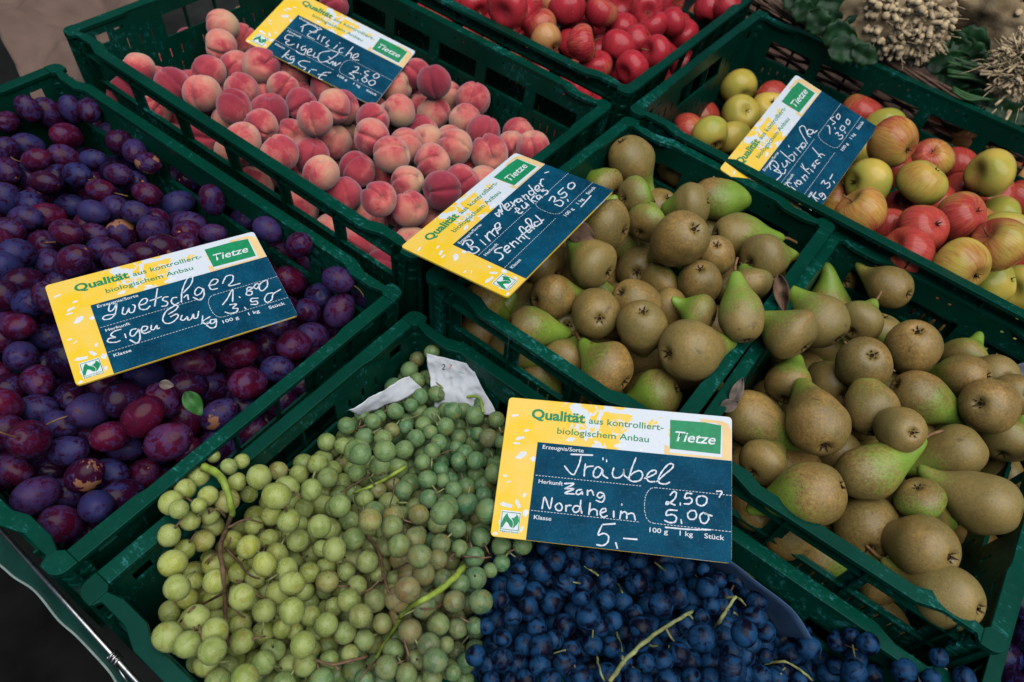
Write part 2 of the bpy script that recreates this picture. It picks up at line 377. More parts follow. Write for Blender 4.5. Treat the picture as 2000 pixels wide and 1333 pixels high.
def wall_holes(L, H, style):
    hs = []
    if style == 'long':
        n = max(2, int(round((L - 7) / 8.9))); wdt = (L - 7.0) / n
        for i in range(n):
            a = 3.5 + i * wdt + .9; b = 3.5 + (i + 1) * wdt - .9
            hs.append((a, b, -5.9, -3.0))
            k = a + .2
            while k < b - .2: hs.append((k, k + .28, -8.2, -6.9)); k += 1.25
            k = a + .8
            while k < b - .4: hs.append((k, k + .28, -10.6, -9.3)); k += 1.25
            hs.append(((a + b) / 2 - .9, (a + b) / 2 - .55, -1.5, -1.1)); hs.append(((a + b) / 2 + .55, (a + b) / 2 + .9, -1.5, -1.1))
    else:
        m_ = L / 2
        hs += [(3.6, 5.3, -3.0, -1.6), (L - 5.3, L - 3.6, -3.0, -1.6), (6.3, 7.6, -1.9, -1.55), (L - 7.6, L - 6.3, -1.9, -1.55)]
        hs += [(m_ - 6.5, m_ + 6.5, -5.4, -2.2)]
        k = 7.5
        while k < L - 7.5:
            if abs(k - m_) > 8: hs.append((k, k + .35, -4.9, -3.4))
            hs.append((k, k + .28, -8.4, -7.0)); hs.append((k + .6, k + .88, -10.8, -9.4)); k += 1.9
    return [h for h in hs if h[2] > -H + .6]
SIDES = {}
def crate_meshes(L, W, H):
    key = (L, W, H)
    if key in SIDES: return SIDES[key]
    out = {'bars': [], 'walls': [], 'corners': []}
    for side, (ln, style) in enumerate(((L, 'long'), (W, 'short'), (L, 'long'), (W, 'short'))):
        # side frames: x along the side (anticlockwise), y inwards
        org = ((0, 0), (L, 0), (L, W), (0, W))[side]; ang = side * math.pi / 2
        ca, sa = round(math.cos(ang)), round(math.sin(ang))
        tf = lambda x, y, z, o=org, ca=ca, sa=sa: (o[0] + x * ca - y * sa, o[1] + x * sa + y * ca, z)
        me = extrude_outline('rim_bar', rim_bar(ln, style == 'long'), -.55, 0, .07)
        me.transform(Matrix.Translation(Vector((org[0] * S, org[1] * S, 0))) @ Matrix.Rotation(ang, 4, 'Z')); me.materials.append(M['crate'])
        out['bars'].append(me)
        mb = MB(); taper = .07; yw = 1.02
        holed_slab(mb, ln, -H, -.5, yw, .26, wall_holes(ln, H, style), taper, tf)
        # second rail, lower rails and ribs on the outside
        for zr, dep in (((-2.35, .62), (-6.15, .35), (-H + .8, .45)) if style == 'long' else ((-6.0, .35), (-H + .8, .45))):
            y1 = yw + taper * (-zr) + .02
            mb.add([tf(1.2, y1 - dep, zr), tf(ln - 1.2, y1 - dep, zr), tf(ln - 1.2, y1, zr), tf(1.2, y1, zr), tf(1.2, y1 - dep, zr + .2), tf(ln - 1.2, y1 - dep, zr + .2), tf(ln - 1.2, y1, zr + .2), tf(1.2, y1, zr + .2)],
                   [(0, 3, 2, 1), (4, 5, 6, 7), (0, 1, 5, 4), (1, 2, 6, 5), (2, 3, 7, 6), (3, 0, 4, 7)])
        n = max(2, int(round((ln - 7) / 8.9))); wd = (ln - 7.0) / n
        ribs = [3.5 + i * wd for i in range(n + 1)] if style == 'long' else [2.6 + i * (ln - 5.2) / 7 for i in range(8)]
        for x in ribs:
            z0, z1 = -H + .3, -.52
            A = lambda z, k: yw + taper * (-z) + .02 - k
            P = [tf(x - .09, A(z0, .4), z0), tf(x + .09, A(z0, .4), z0), tf(x + .09, A(z0, 0), z0), tf(x - .09, A(z0, 0), z0),
                 tf(x - .09, A(z1, .75), z1), tf(x + .09, A(z1, .75), z1), tf(x + .09, A(z1, 0), z1), tf(x - .09, A(z1, 0), z1)]
            mb.add(P, [(0, 3, 2, 1), (4, 5, 6, 7), (0, 1, 5, 4), (1, 2, 6, 5), (2, 3, 7, 6), (3, 0, 4, 7)])
        me = mb.mesh('wall'); me.materials.append(M['crate']); fix_normals(me); out['walls'].append(me)
        # corner: rounded cap standing a little proud of the bars, with its post below
        cp = [(1.98, 0)]
        cp = [(1.92, 1.58), (1.92, 0.0)] + [(1.1 - 1.1 * math.sin(k * math.pi / 12), 1.1 - 1.1 * math.cos(k * math.pi / 12)) for k in range(0, 7)] + [(0, 1.92), (1.58, 1.92)]
        bm_pts = cp[::-1]
        me = extrude_outline('corner_piece', bm_pts, -.62, .05, .06)
        me.transform(Matrix.Translation(Vector((org[0] * S, org[1] * S, 0))) @ Matrix.Rotation(ang, 4, 'Z')); me.materials.append(M['crate'])
        out['corners'].append(me)
        post = [(1.55 + a_, .9 + b_) for a_, b_ in ((0, .0), (0.25, .25))]
        pm = MB()
        ring = [(2.4, 1.1), (2.4, .25)] + [(1.3 - 1.0 * math.sin(k * math.pi / 8), 1.3 - 1.0 * math.cos(k * math.pi / 8)) for k in range(0, 5)] + [(.25, 2.4), (1.1, 2.4), (1.35, 1.6), (1.6, 1.35)]
        nn = len(ring); lv = [-.6, -1.6, -1.75, -2.3, -2.45, -3.0, -3.15, -3.7, -3.85, -H]
        ins = [0, 0, .14, .14, 0, 0, .14, .14, .0, .0]
        for z, q in zip(lv, ins):
            d = .045 * (-z) + q
            pm.v += [tf(x + d * .7 * (1 if x < 1.2 or y < 1.2 else 1), y + d * .7, z) for x, y in ring]
        for i in range(len(lv) - 1):
            for k in range(nn): pm.f.append((i * nn + k, i * nn + (k + 1) % nn, (i + 1) * nn + (k + 1) % nn, (i + 1) * nn + k))
        pm.f.append(tuple((len(lv) - 1) * nn + k for k in range(nn)))
        me = pm.mesh('corner_post'); fix_normals(me); me.materials.append(M['crate']); out.setdefault('posts', []).append(me)
    b = MB(); d = 1.3 + .07 * H
    hs = []
    x = d + 2
    while x < L - d - 2: 
        y = d + 1.5
        while y < W - d - 3: hs.append((x, x + 1.2, y, y + 2.2)); y += 4
        x += 2.4
    xs = sorted({d, L - d} | {h[0] for h in hs} | {h[1] for h in hs}); ys = sorted({d, W - d} | {h[2] for h in hs} | {h[3] for h in hs})
    hx = {round(h[0], 3) for h in hs}; hy = {round(h[2], 3) for h in hs}
    for i in range(len(xs) - 1):
        for j in range(len(ys) - 1):
            if round(xs[i], 3) in hx and round(ys[j], 3) in hy: continue
            b.add([(xs[i], ys[j], -H + .1), (xs[i + 1], ys[j], -H + .1), (xs[i + 1], ys[j + 1], -H + .1), (xs[i], ys[j + 1], -H + .1)], [(0, 1, 2, 3)])
    me = b.mesh('base'); me.materials.append(M['crate']); out['base'] = me
    SIDES[key] = out; return out
CR = dict(plum=(.401, -41.764, -3.791, .010, 60, 40), peach=(0, 0, 0, 0, 60, 40), red=(1.596, 40.45, 2.046, -.002, 60, 40), apple=(62.501, 38.6, 1.247, -.018, 60, 40),
          pear=(62.255, -1.417, .495, -.012, 29.75, 40), pear2=(92.352, -.525, -.835, .005, 29.4, 40), grape=(61.096, -40.721, -5.57, 0, 60, 39.6), side=(122.7, -8.0, -5.2, 0, 60, 40))
LAB = dict(plum='green plastic crate full of blue plums, with the plum price sign in it', peach='green plastic crate full of pink peaches', red='raised green plastic crate of bright red apples behind the peaches',
           apple='green plastic crate of yellow and red apples in front of the wicker basket', pear='small green crate of brown pears beside the peach crate', pear2='small green crate of brown pears nearest the edge, a white tissue in its corner',
           grape='green plastic crate holding the green and blue grapes', side='green crate of plums of which only one rim shows beyond the pears')
CRH = {}
for k, (x, y, z, yaw, L, W) in CR.items():
    H = z - TABLE_Z; H = min(H, 15.5); CRH[k] = H
    ms = crate_meshes(L, W, round(H, 1))
    r = empty('crate', (x, y, z), yaw); tag(r, LAB[k], 'crate', 'green plastic crates on the market table')
    for me in ms['bars']: link('rim_bar', me, None, r)
    for me in ms['walls']: link('wall', me, None, r)
    for me in ms['corners']: link('corner_piece', me, None, r)
    for me in ms['posts']: link('corner_post', me, None, r)
    link('base', ms['base'], None, r)
    if z - H > TABLE_Z + .3:                # the tiers stand on upturned empty crates; only their block height matters here
        s_ = MB(); d = 3.0; s_.box(d, L - d, d, W - d, TABLE_Z - z + .02, -H - .02)
        st = link('riser_block', s_.mesh('riser_block'), M['slab']); st.location = r.location; st.rotation_euler = r.rotation_euler
        tag(st, 'dark block under the ' + {'plum': 'plum', 'peach': 'peach', 'red': 'red apple', 'apple': 'yellow apple', 'pear': 'small pear', 'pear2': 'outer pear', 'grape': 'grape', 'side': 'side'}[k] + ' crate', 'block')
def loc2w(k, u, v, z=0):
    x, y, zz, yaw, L, W = CR[k]; c, s = math.cos(yaw), math.sin(yaw); return np.array([x + u * c - v * s, y + u * s + v * c, zz + z])
def w2loc(k, P):
    x, y, zz, yaw, L, W = CR[k]; c, s = math.cos(yaw), math.sin(yaw); a, b = P[0] - x, P[1] - y; return np.array([a * c + b * s, -a * s + b * c, P[2] - zz])

# ------------------------------------------------------------------ price signs
SW, SH, ST = 20.0, 12.65, .22
SIGN = {
 'plum': ([[0.3721, -0.9271, 0.0444], [0.9275, 0.3732, 0.0195], [-0.0347, 0.034, 0.9988]], [45.63, -18.54, -1.8]),
 'pear': ([[-0.0416, -0.9906, -0.1306], [0.9991, -0.0412, -0.0057], [0.0003, -0.1307, 0.9914]], [66.02, 8.09, 4.57]),
 'grape': ([[0.8661, -0.4996, -0.0157], [0.4722, 0.8282, -0.302], [0.1639, 0.2541, 0.9532]], [89.2, -6.98, -0.79]),
 'peach': ([[0.947, -0.2391, 0.2148], [0.2681, 0.9562, -0.1176], [-0.1773, 0.169, 0.9696]], [21.37, 26.42, -3.2]),
 'apple': ([[0.0031, -0.9863, 0.1651], [0.972, -0.0358, -0.2321], [0.2348, 0.1612, 0.9586]], [83.4, 46.92, 2.1])}
ZOOM = {'plum': (80, 440, 3.846), 'pear': (770, 280, 4.167), 'grape': (940, 760, 3.808), 'peach': (460, 0, 5.405), 'apple': (1400, 130, 4.76)}
HAND = {
'grape': (.125, """668,487 828,494|742,505 728,560 705,610 688,638 660,625 620,575|775,560 768,600 765,648|768,600 790,580 832,575|900,600 865,580 838,610 835,648 858,660 885,640 902,600 905,640 940,665
905,515 905,527|932,530 932,542|985,590 975,630 990,660 1025,660 1055,635 1060,600|1060,600 1062,640 1085,662|1150,515 1120,590 1095,675|1100,650 1140,620 1180,610 1200,640 1180,680 1130,690 1098,675
1215,665 1260,650 1300,625 1290,605 1250,620 1228,660 1250,690 1290,690|1305,690 1360,640 1420,590 1425,562 1395,560 1355,600 1320,660 1325,700 1370,708 1400,695
620,705 690,705 625,740|622,742 690,745 620,775 690,782|745,750 715,755 705,780 730,785 750,765 752,785|790,755 790,790|790,765 820,755 835,790|910,780 880,770 862,795 885,812 912,790 915,820 895,843 855,830
452,890 472,805 508,892 527,812|575,850 552,870 560,900 590,905 602,880 590,855 575,850|630,868 630,910|630,885 645,868 668,868|730,875 700,870 680,895 695,918 722,910 735,880|740,830 738,880 748,925
810,850 800,935|803,915 830,895 858,905 862,940|885,925 925,910 920,890 893,900 885,930 905,955 935,945|985,910 985,955|1045,858 1045,864|1040,910 1030,965|1035,935 1060,915 1080,925 1082,965|1082,935 1115,925 1135,935 1145,975
995,1003 900,1010|900,1010 868,1085 910,1075 945,1095 940,1140 905,1165 860,1160|1000,1145 1012,1185|1060,1112 1158,1120
1405,790 1430,765 1450,775 1440,815 1400,850 1375,860 1380,840 1405,850 1440,865|1480,850 1480,864|1565,780 1525,778 1515,815 1550,810 1568,830 1550,855 1510,855|1640,795 1605,810 1605,855 1640,870 1672,850 1675,810 1640,795
1455,905 1390,903 1375,940 1420,935 1450,955 1440,990 1400,995 1365,980|1485,975 1490,1000|1560,905 1535,930 1545,965 1580,970 1600,945 1590,910 1560,905|1650,920 1625,945 1635,990 1665,1000 1690,970 1685,935 1655,925 1715,945
1370,1030 1540,1045 1705,1048|1750,762 1790,765 1770,805"""),
'plum': (.125, """515,600 510,645 540,640 570,590|570,590 560,660 530,700 480,712 465,700 490,680 560,672|620,620 612,665 640,668 662,625 665,655 695,655 708,610 690,600|735,605 785,590 800,560 770,555 740,590 745,630 790,635 820,610
875,480 855,610|820,570 905,540|955,540 925,545 915,565 950,580 945,605 910,612|1020,545 990,550 980,580 1005,600 1035,585|1055,580 1060,500 1090,420 1120,385 1140,400 1125,450 1070,510|1075,545 1100,525 1108,560
1215,480 1180,470 1155,505 1170,530 1205,510 1220,480 1225,530 1195,565 1145,545|1260,455 1310,445 1330,415 1295,410 1265,450 1280,485 1325,478|1365,440 1375,415 1395,385 1440,380 1440,420 1410,455 1440,455 1495,440
1365,600 1400,555 1440,485 1440,575|1490,540 1496,546|1600,470 1555,470 1550,495 1585,500 1580,525 1545,525 1550,500 1600,470|1620,440 1600,465 1620,480 1640,450 1620,440|1690,415 1650,440 1640,480 1665,495 1700,460 1700,420 1690,415
1420,600 1470,595 1440,625 1480,630 1465,655 1420,665 1385,655|1530,620 1540,632|1630,550 1580,555 1582,578 1620,572 1625,595 1578,598|1740,510 1700,520 1680,560 1700,583 1735,560 1745,520 1800,485
600,785 550,800 525,830 560,845 510,855 505,880 560,882 595,870|630,820 640,848|715,780 680,790 670,825 695,835 725,800 735,785 745,850 720,888 670,865|755,800 790,790 800,765 765,765 755,800 780,815 820,800
830,755 828,785 850,785 870,755 875,780 890,775|1000,610 940,650 915,710 940,740 990,730 1030,690 1020,670 975,690|960,670 1010,640 1030,610 1000,605|1060,680 1050,710 1075,715 1100,690 1105,715 1130,705 1145,670 1150,700 1175,695 1185,650
1215,685 1210,740|1270,690 1215,725 1240,745 1265,735|1305,710 1275,715 1275,740 1300,735 1315,705 1315,760 1280,775 1245,755"""),
'pear': (.15, """555,830 575,800 620,790 640,815 610,850 660,845 690,870 650,900 600,885|590,815 635,870|700,790 745,830|670,745 675,750|740,755 780,800|755,770 760,735 785,725|775,720 820,760|790,735 810,700 830,710 845,740|830,700 860,680 850,650 820,670 835,715 870,690
825,580 855,600 850,540 880,580|820,575 870,560|880,560 860,500 870,490 905,540|905,530 935,510 920,490 900,515 925,550 950,530|945,480 985,510|985,465 960,520|1020,455 995,460 1005,485 1030,470 1025,450 1045,475|1040,430 1070,460|1050,440 1070,420 1095,445
1130,390 1095,395 1110,425 1140,405 1095,345|1140,405 1155,415|1155,385 1180,365 1165,345 1145,370 1165,395 1190,380|1180,330 1210,355|1190,335 1195,300 1215,295|1225,245 1255,235
985,565 1020,540 985,530 1020,575 1045,560|1035,510 1055,535 1080,515 1065,485 1095,510|1090,450 1135,490|1140,430 1115,465 1150,475|1180,425 1155,435 1175,460 1190,440 1180,425 1205,445|1215,375 1200,395 1240,385 1250,405 1225,425
1260,470 1285,435 1310,450 1300,480 1345,465 1375,485 1355,515 1310,500|1410,460 1415,475|1375,365 1335,405 1355,420 1385,400 1405,425 1380,445 1355,445|1455,320 1420,335 1415,365 1445,375 1470,345 1455,320
875,850 830,865 820,890 870,900 885,930 855,955|895,880 935,850 915,835 895,865 920,895 945,875|940,815 980,850|955,825 975,800 1010,820|995,775 1035,805|1010,785 1030,760 1060,780|1100,780 1070,760 1020,700 1035,680 1060,700|1035,750 1085,715
1080,720 1110,695 1095,675 1070,700 1095,730 1120,710|1140,700 1070,640 1085,615 1110,630 1125,680 1150,680|1170,640 1140,650 1150,680 1185,660 1200,640 1150,590|1195,640 1215,625|1520,520 1600,430"""),
'apple': (.12, """555,1060 600,1000 525,920|500,960 490,910 530,880 570,920 560,960 530,970 620,1000 640,960|605,900 625,940 655,910 640,875 680,900|590,790 700,880 720,850 700,820 670,840|715,800 745,830|665,735 670,750|735,760 780,800|750,770 775,745 800,770
800,710 780,735 810,755 825,725 800,710|840,720 770,590 790,555 820,570 845,640 870,660|890,595 850,590 845,625 880,630 895,595 900,620 930,600|1025,555 1045,560 1050,630|1095,570 1098,582|1085,470 1055,490 1085,510 1100,525 1075,540|1130,440 1110,470 1130,495 1145,465 1130,440
1100,630 1125,615 1130,645 1165,640 1165,670 1135,680|1190,610 1195,622|1165,550 1145,580 1170,600 1190,570 1165,550|1215,490 1200,520 1220,545 1237,515 1215,490|700,1150 655,1100 665,1080 690,1090|690,1120 730,1150|720,1080 745,1120|735,1090 745,1060
760,1060 740,1080 770,1100 785,1075 760,1060 795,1090|790,1030 825,1065|800,1035 820,1010 845,1040|780,930 860,1000|790,905 820,960 855,950|870,960 895,985|900,900 885,930 915,920 905,950|940,870 915,885 935,910 955,895|890,760 970,850|945,840 965,815 1000,830
870,1180 940,1270|920,1170 900,1210 950,1235|985,1180 950,1190 970,1215 990,1185 1010,1220 985,1240|970,1090 995,1060 1005,1095 1040,1080 1050,1115 1025,1135|1085,1070 1092,1085|1050,1050 1075,1005"""),
'peach': (.12, """720,270 700,340|690,290 770,260 860,300 840,350 780,330|830,420 760,370 900,310|890,370 865,420|930,390 905,445|920,410 950,395|990,430 955,460 985,485 950,495|1075,480 1035,520|1100,455 1102,462|1140,510 1100,520 1095,555 1130,560
1240,500 1165,590|1190,570 1225,565 1215,615|1235,620 1290,600 1290,570 1245,590 1240,630 1300,640|610,385 550,370 520,410 570,430 530,450 560,480 620,470|665,470 650,510|740,490 700,500 700,535 745,520 720,580 660,560 640,540|760,560 800,545 800,520 765,535 760,580 800,590
840,560 820,600 860,610 880,580 870,620|1000,540 900,560 870,610 900,660 980,640 1060,590 1080,560 1010,535|980,600 1000,620 960,660|1010,625 975,645 990,675 1030,650 1025,690 1060,660 1050,700 1110,665|570,535 490,610|560,580 520,590 560,630|620,600 580,605 580,635 620,620 600,665 560,670
785,660 715,645 665,665 690,700 740,720 720,745|790,745 770,770|800,735 855,745|1005,770 940,770 900,800 880,830 915,845|870,790 960,800|1260,710 1300,715 1280,750 1235,760 1300,775|1320,783 1322,788|1410,755 1365,760 1375,785 1400,800 1360,810
1490,780 1455,800 1470,830 1510,820 1515,795 1490,780|1250,770 1200,780 1240,800 1250,830 1210,830|1290,845 1292,852|1370,820 1335,840 1355,870 1390,855 1370,820|1440,850 1405,870 1425,905 1470,890 1470,860 1440,850""")}
SIGNLAB = {'plum': 'price sign lettered Zwetschgen 1.80 and 3.50, lying on the plums', 'pear': 'price sign lettered Birne Alexander-Lukas 3,50, lying across two crate rims', 'grape': 'price sign lettered Träubel 2,50 and 5,00, propped over the grapes',
           'peach': 'price sign lettered Pfirsiche 5,-€, lying on the peaches', 'apple': 'price sign lettered Rubinola 1,50 and 3,00, stuck among the apples'}
# print common to all signs: (text, u left, u right, v baseline, cap height cm, stroke gain)
PRINT_G = [('Qualität', .114, .357, .145, .92, .055), ('aus kontrolliert-', .374, .704, .145, .60, .012), ('biologischem Anbau', .237, .643, .241, .58, .012)]
PRINT_W = [('Erzeugnis/Sorte', .180, .362, .361, .36, .012), ('Herkunft', .179, .285, .608, .36, .012), ('Klasse', .176, .251, .855, .36, .012), ('100 g', .664, .740, .857, .40, .014), ('1 kg', .788, .842, .857, .40, .014), ('Stück', .889, .970, .857, .40, .014)]
def text_mesh(name, txt, x0, x1, yb, cap, gain, z, shear=0.0):
    cu = bpy.data.curves.new('t', 'FONT'); cu.body = txt; cu.size = 1.0; cu.resolution_u = 3; cu.offset = gain * .6; cu.shear = shear
    o = bpy.data.objects.new('t', cu); C.objects.link(o); dg = bpy.context.evaluated_depsgraph_get(); dg.update()
    me = bpy.data.meshes.new_from_object(o.evaluated_get(dg)); bpy.data.objects.remove(o); bpy.data.curves.remove(cu)
    co = np.array([v.co[:] for v in me.vertices]); mn, mx = co.min(0), co.max(0)
    sx = (x1 - x0) / max(mx[0] - mn[0], 1e-6); sy = cap / .71
    co = np.stack([(co[:, 0] - mn[0]) * sx + x0, co[:, 1] * sy + yb, np.full(len(co), z)], 1) * S
    me.vertices.foreach_set('co', co.ravel()); me.update(); me.name = name; return me
def ribbon(mb, pts, wd, z):
    P = [np.array(p, float) for p in pts]
    if len(P) == 1: P = [P[0], P[0] + [.05, .05]]
    L_ = []; R_ = []
    for i, p in enumerate(P):
        t = P[min(i + 1, len(P) - 1)] - P[max(i - 1, 0)]; n_ = np.linalg.norm(t); t = t / n_ if n_ > 1e-9 else np.array([1., 0]); q = np.array([-t[1], t[0]])
        ww = wd * (1 + .22 * math.sin(i * 1.7 + p[0] * 3)) / 2
        L_.append(p + q * ww); R_.append(p - q * ww)
    n = len(P)
    mb.add([(a[0], a[1], z) for a in L_] + [(a[0], a[1], z) for a in R_], [(i, i + n, i + n + 1, i + 1) for i in range(n - 1)])
    for p in (P[0], P[-1]):
        mb.add([(p[0] + wd / 2 * math.cos(k * math.pi / 4), p[1] + wd / 2 * math.sin(k * math.pi / 4), z + .002) for k in range(8)], [tuple(range(8))])
X = lambda u: (u - .5) * SW
Yv = lambda v: (.5 - v) * SH
SHARED = {}
def sign_shared():
    pts = []; r = .35
    for cx, cy, a0 in ((SW / 2 - r, SH / 2 - r, 0), (-SW / 2 + r, SH / 2 - r, 90), (-SW / 2 + r, -SH / 2 + r, 180), (SW / 2 - r, -SH / 2 + r, 270)):
        for k in range(5):
            a = math.radians(a0 + k * 22.5); pts.append((cx + r * math.cos(a), cy + r * math.sin(a)))
    me = extrude_outline('board', pts, -ST, 0, .03); me.materials.append(M['board']); SHARED['board'] = me
    b = MB(); u0, v0 = .155, .317
    b.add([(X(u0), Yv(v0), .012), (X(u0 - .002), Yv(.9985), .012), (X(.999), Yv(.9985), .012), (X(.999), Yv(v0), .012)], [(0, 1, 2, 3)])
    SHARED['slate_panel'] = b.mesh('slate_panel'); SHARED['slate_panel'].materials.append(M['slate'])
    b = MB(); b.add([(X(.732), Yv(.062), .024), (X(.735), Yv(.272), .024), (X(.951), Yv(.277), .024), (X(.954), Yv(.070), .024), (X(.88), Yv(.058), .024)], [(0, 1, 2, 3, 4)])
    SHARED['green_box'] = b.mesh('green_box'); SHARED['green_box'].materials.append(M['signgreen'])
    # worn yellow band round the box
    b = MB()
    out = [(.712, .245), (.712, .315), (.997, .315), (.997, .10), (.985, .055), (.955, .035), (.86, .035)]; inn = [(.735, .26), (.735, .30), (.96, .30), (.96, .12), (.958, .075), (.93, .055), (.87, .058)]
    b.add([(X(u), Yv(v), .010) for u, v in out] + [(X(u), Yv(v), .010) for u, v in inn], [(i, i + 1, i + 8, i + 7) for i in range(6)])
    SHARED['yellow_band'] = b.mesh('yellow_band'); SHARED['yellow_band'].materials.append(M['rimyellow'])
    # white petals splashed over the yellow column
    b = MB(); rr = random.Random(3)
    for (u, v, l, wd, a) in [(.075, .30, .9, .35, 20), (.09, .42, 1.1, .55, 35), (.06, .34, .7, .2, 5), (.03, .58, .5, .2, -10), (.05, .62, .45, .18, 30), (.125, .70, .5, .25, 60), (.05, .78, 1.3, .45, -8), (.1, .765, 1.0, .4, -60), (.13, .93, .6, .3, 80), (.035, .90, .5, .3, 90), (.145, .44, .5, .4, 70), (.04, .135, .7, .25, 15), (.10, .24, .6, .2, 10), (.30, .275, 1.0, .4, 20), (.42, .28, .9, .3, -20), (.52, .285, 1.3, .4, 10), (.62, .29, .8, .35, 30), (.14, .82, .7, .5, 80), (.02, .98, .5, .3, 0)]:
        n = 9; ca, sa = math.cos(math.radians(a)), math.sin(math.radians(a)); P = []
        for k in range(n):
            t_ = k / n * 2 * math.pi; ex = l / 2 * math.cos(t_) * rr.uniform(.7, 1.15); ey = wd / 2 * math.sin(t_) * rr.uniform(.6, 1.3); x_ = X(u) + ex * ca - ey * sa; y_ = Yv(v) + ex * sa + ey * ca
            P.append((max(-SW / 2 + .1, min(x_, SW / 2 - .1)), max(-SH / 2 + .1, min(y_, SH / 2 - .1)), .006))
        b.add(P, [tuple(range(n))])
    SHARED['petal_print'] = b.mesh('petal_print'); SHARED['petal_print'].materials.append(M['white'])
    # emblem: white square, green frame, two swirling leaf shapes and a small caption bar
    b = MB(); b.add([(X(.034), Yv(.818), .014), (X(.034), Yv(.965), .014), (X(.120), Yv(.965), .014), (X(.120), Yv(.818), .014)], [(0, 1, 2, 3)])
    SHARED['emblem_ground'] = b.mesh('emblem_ground'); SHARED['emblem_ground'].materials.append(M['white'])
    b = MB(); fr = [(.039, .829), (.039, .945), (.116, .945), (.116, .829), (.039, .829)]
    for p, q in zip(fr, fr[1:]): ribbon(b, [(X(p[0]), Yv(p[1])), (X(q[0]), Yv(q[1]))], .06, .022)
    E1 = [(.040, .905), (.047, .868), (.056, .842), (.062, .836), (.067, .858), (.076, .872), (.086, .884), (.092, .905), (.088, .930), (.079, .925), (.068, .900), (.060, .893), (.050, .925), (.046, .938), (.040, .935)]
    E2 = [(.100, .836), (.110, .850), (.115, .880), (.108, .905), (.098, .925), (.090, .935), (.094, .905), (.088, .880), (.080, .868), (.092, .862), (.100, .848)]
    for Epts in (E1, E2): b.add([(X(u), Yv(v), .024) for u, v in Epts], [tuple(range(len(Epts)))])
    me = b.mesh('emblem'); me.materials.append(M['signgreen']); SHARED['emblem'] = me
    me = text_mesh('emblem_caption', 'Naturland', X(.038), X(.117), Yv(.963), .14, .03, .024); me.materials.append(M['signgreen']); SHARED['emblem_caption'] = me
    for k, (txt, a, b_, v, cap, g) in enumerate(PRINT_G):
        me = text_mesh('printed_line', txt, X(a), X(b_), Yv(v), cap, g, .020); me.materials.append(M['signgreen']); SHARED['printed_line%d' % k] = me
    for k, (txt, a, b_, v, cap, g) in enumerate(PRINT_W):
        me = text_mesh('field_name', txt, X(a), X(b_), Yv(v), cap, g, .020); me.materials.append(M['white']); SHARED['field_name%d' % k] = me
    me = text_mesh('name_lettering', 'Tietze', X(.756), X(.930), Yv(.213), .92, .018, .034, .25); me.materials.append(M['white']); SHARED['name_lettering'] = me
    b = MB()
    def dash(u0, v0, u1, v1, d=.17, g=.11):
        x0, y0, x1, y1 = X(u0), Yv(v0), X(u1), Yv(v1); L_ = math.hypot(x1 - x0, y1 - y0); t = 0
        while t < L_:
            e = min(L_, t + d); a_, c_ = t / L_, e / L_
            dx, dy = (x1 - x0) / L_, (y1 - y0) / L_; q = .022
            p, r_ = (x0 + (x1 - x0) * a_, y0 + (y1 - y0) * a_), (x0 + (x1 - x0) * c_, y0 + (y1 - y0) * c_)
            b.add([(p[0] - dy * q, p[1] + dx * q, .018), (r_[0] - dy * q, r_[1] + dx * q, .018), (r_[0] + dy * q, r_[1] - dx * q, .018), (p[0] + dy * q, p[1] - dx * q, .018)], [(0, 3, 2, 1)]); t += d + g
    dash(.163, .555, .622, .555); dash(.161, .799, .618, .799); dash(.682, .556, .998, .556); dash(.680, .797, .998, .797)
    arc = [(.682, .556), (.662, .563), (.648, .590), (.640, .625), (.638, .677), (.640, .725), (.648, .765), (.662, .790), (.680, .797)]
    for p, q in zip(arc, arc[1:]): dash(*p, *q, d=.15, g=.09)
    SHARED['dashed_line'] = b.mesh('dashed_line'); SHARED['dashed_line'].materials.append(M['white'])
sign_shared()
for k, (Rm, tr) in SIGN.items():
    Rm = np.array(Rm); tr = np.array(tr)
    root = bpy.data.objects.new('price_sign', SHARED['board']); C.objects.link(root)
    mw = Matrix([list(r) for r in Rm]).to_4x4(); mw.translation = Vector(tr * S); root.matrix_world = mw
    tag(root, SIGNLAB[k], 'price sign', 'price signs lying on the fruit')
    for n_, me in SHARED.items():
        if n_ != 'board':
            o_ = link(me.name.split('.')[0], me, None, root)
            if n_ in ('petal_print', 'dashed_line'): o_['kind'] = 'stuff'
    ox, oy, sc_ = ZOOM[k]; wd, txt = HAND[k]; mb = MB()
    for line in txt.replace('\n', '|').split('|'):
        P = []
        for q in line.split():
            x, y = map(float, q.split(',')); d = ray(ox + x / sc_, oy + y / sc_)
            tt = Rm[:, 2] @ (tr - CP) / (Rm[:, 2] @ d); W_ = CP + d * tt - tr; P.append((Rm[:, 0] @ W_, Rm[:, 1] @ W_))
        if len(P) > 2: P = [tuple(p) for p in smooth_path(P, 5)]
        ribbon(mb, P, wd, .030)
    link('handwriting', mb.mesh('handwriting'), M['chalk'], root)
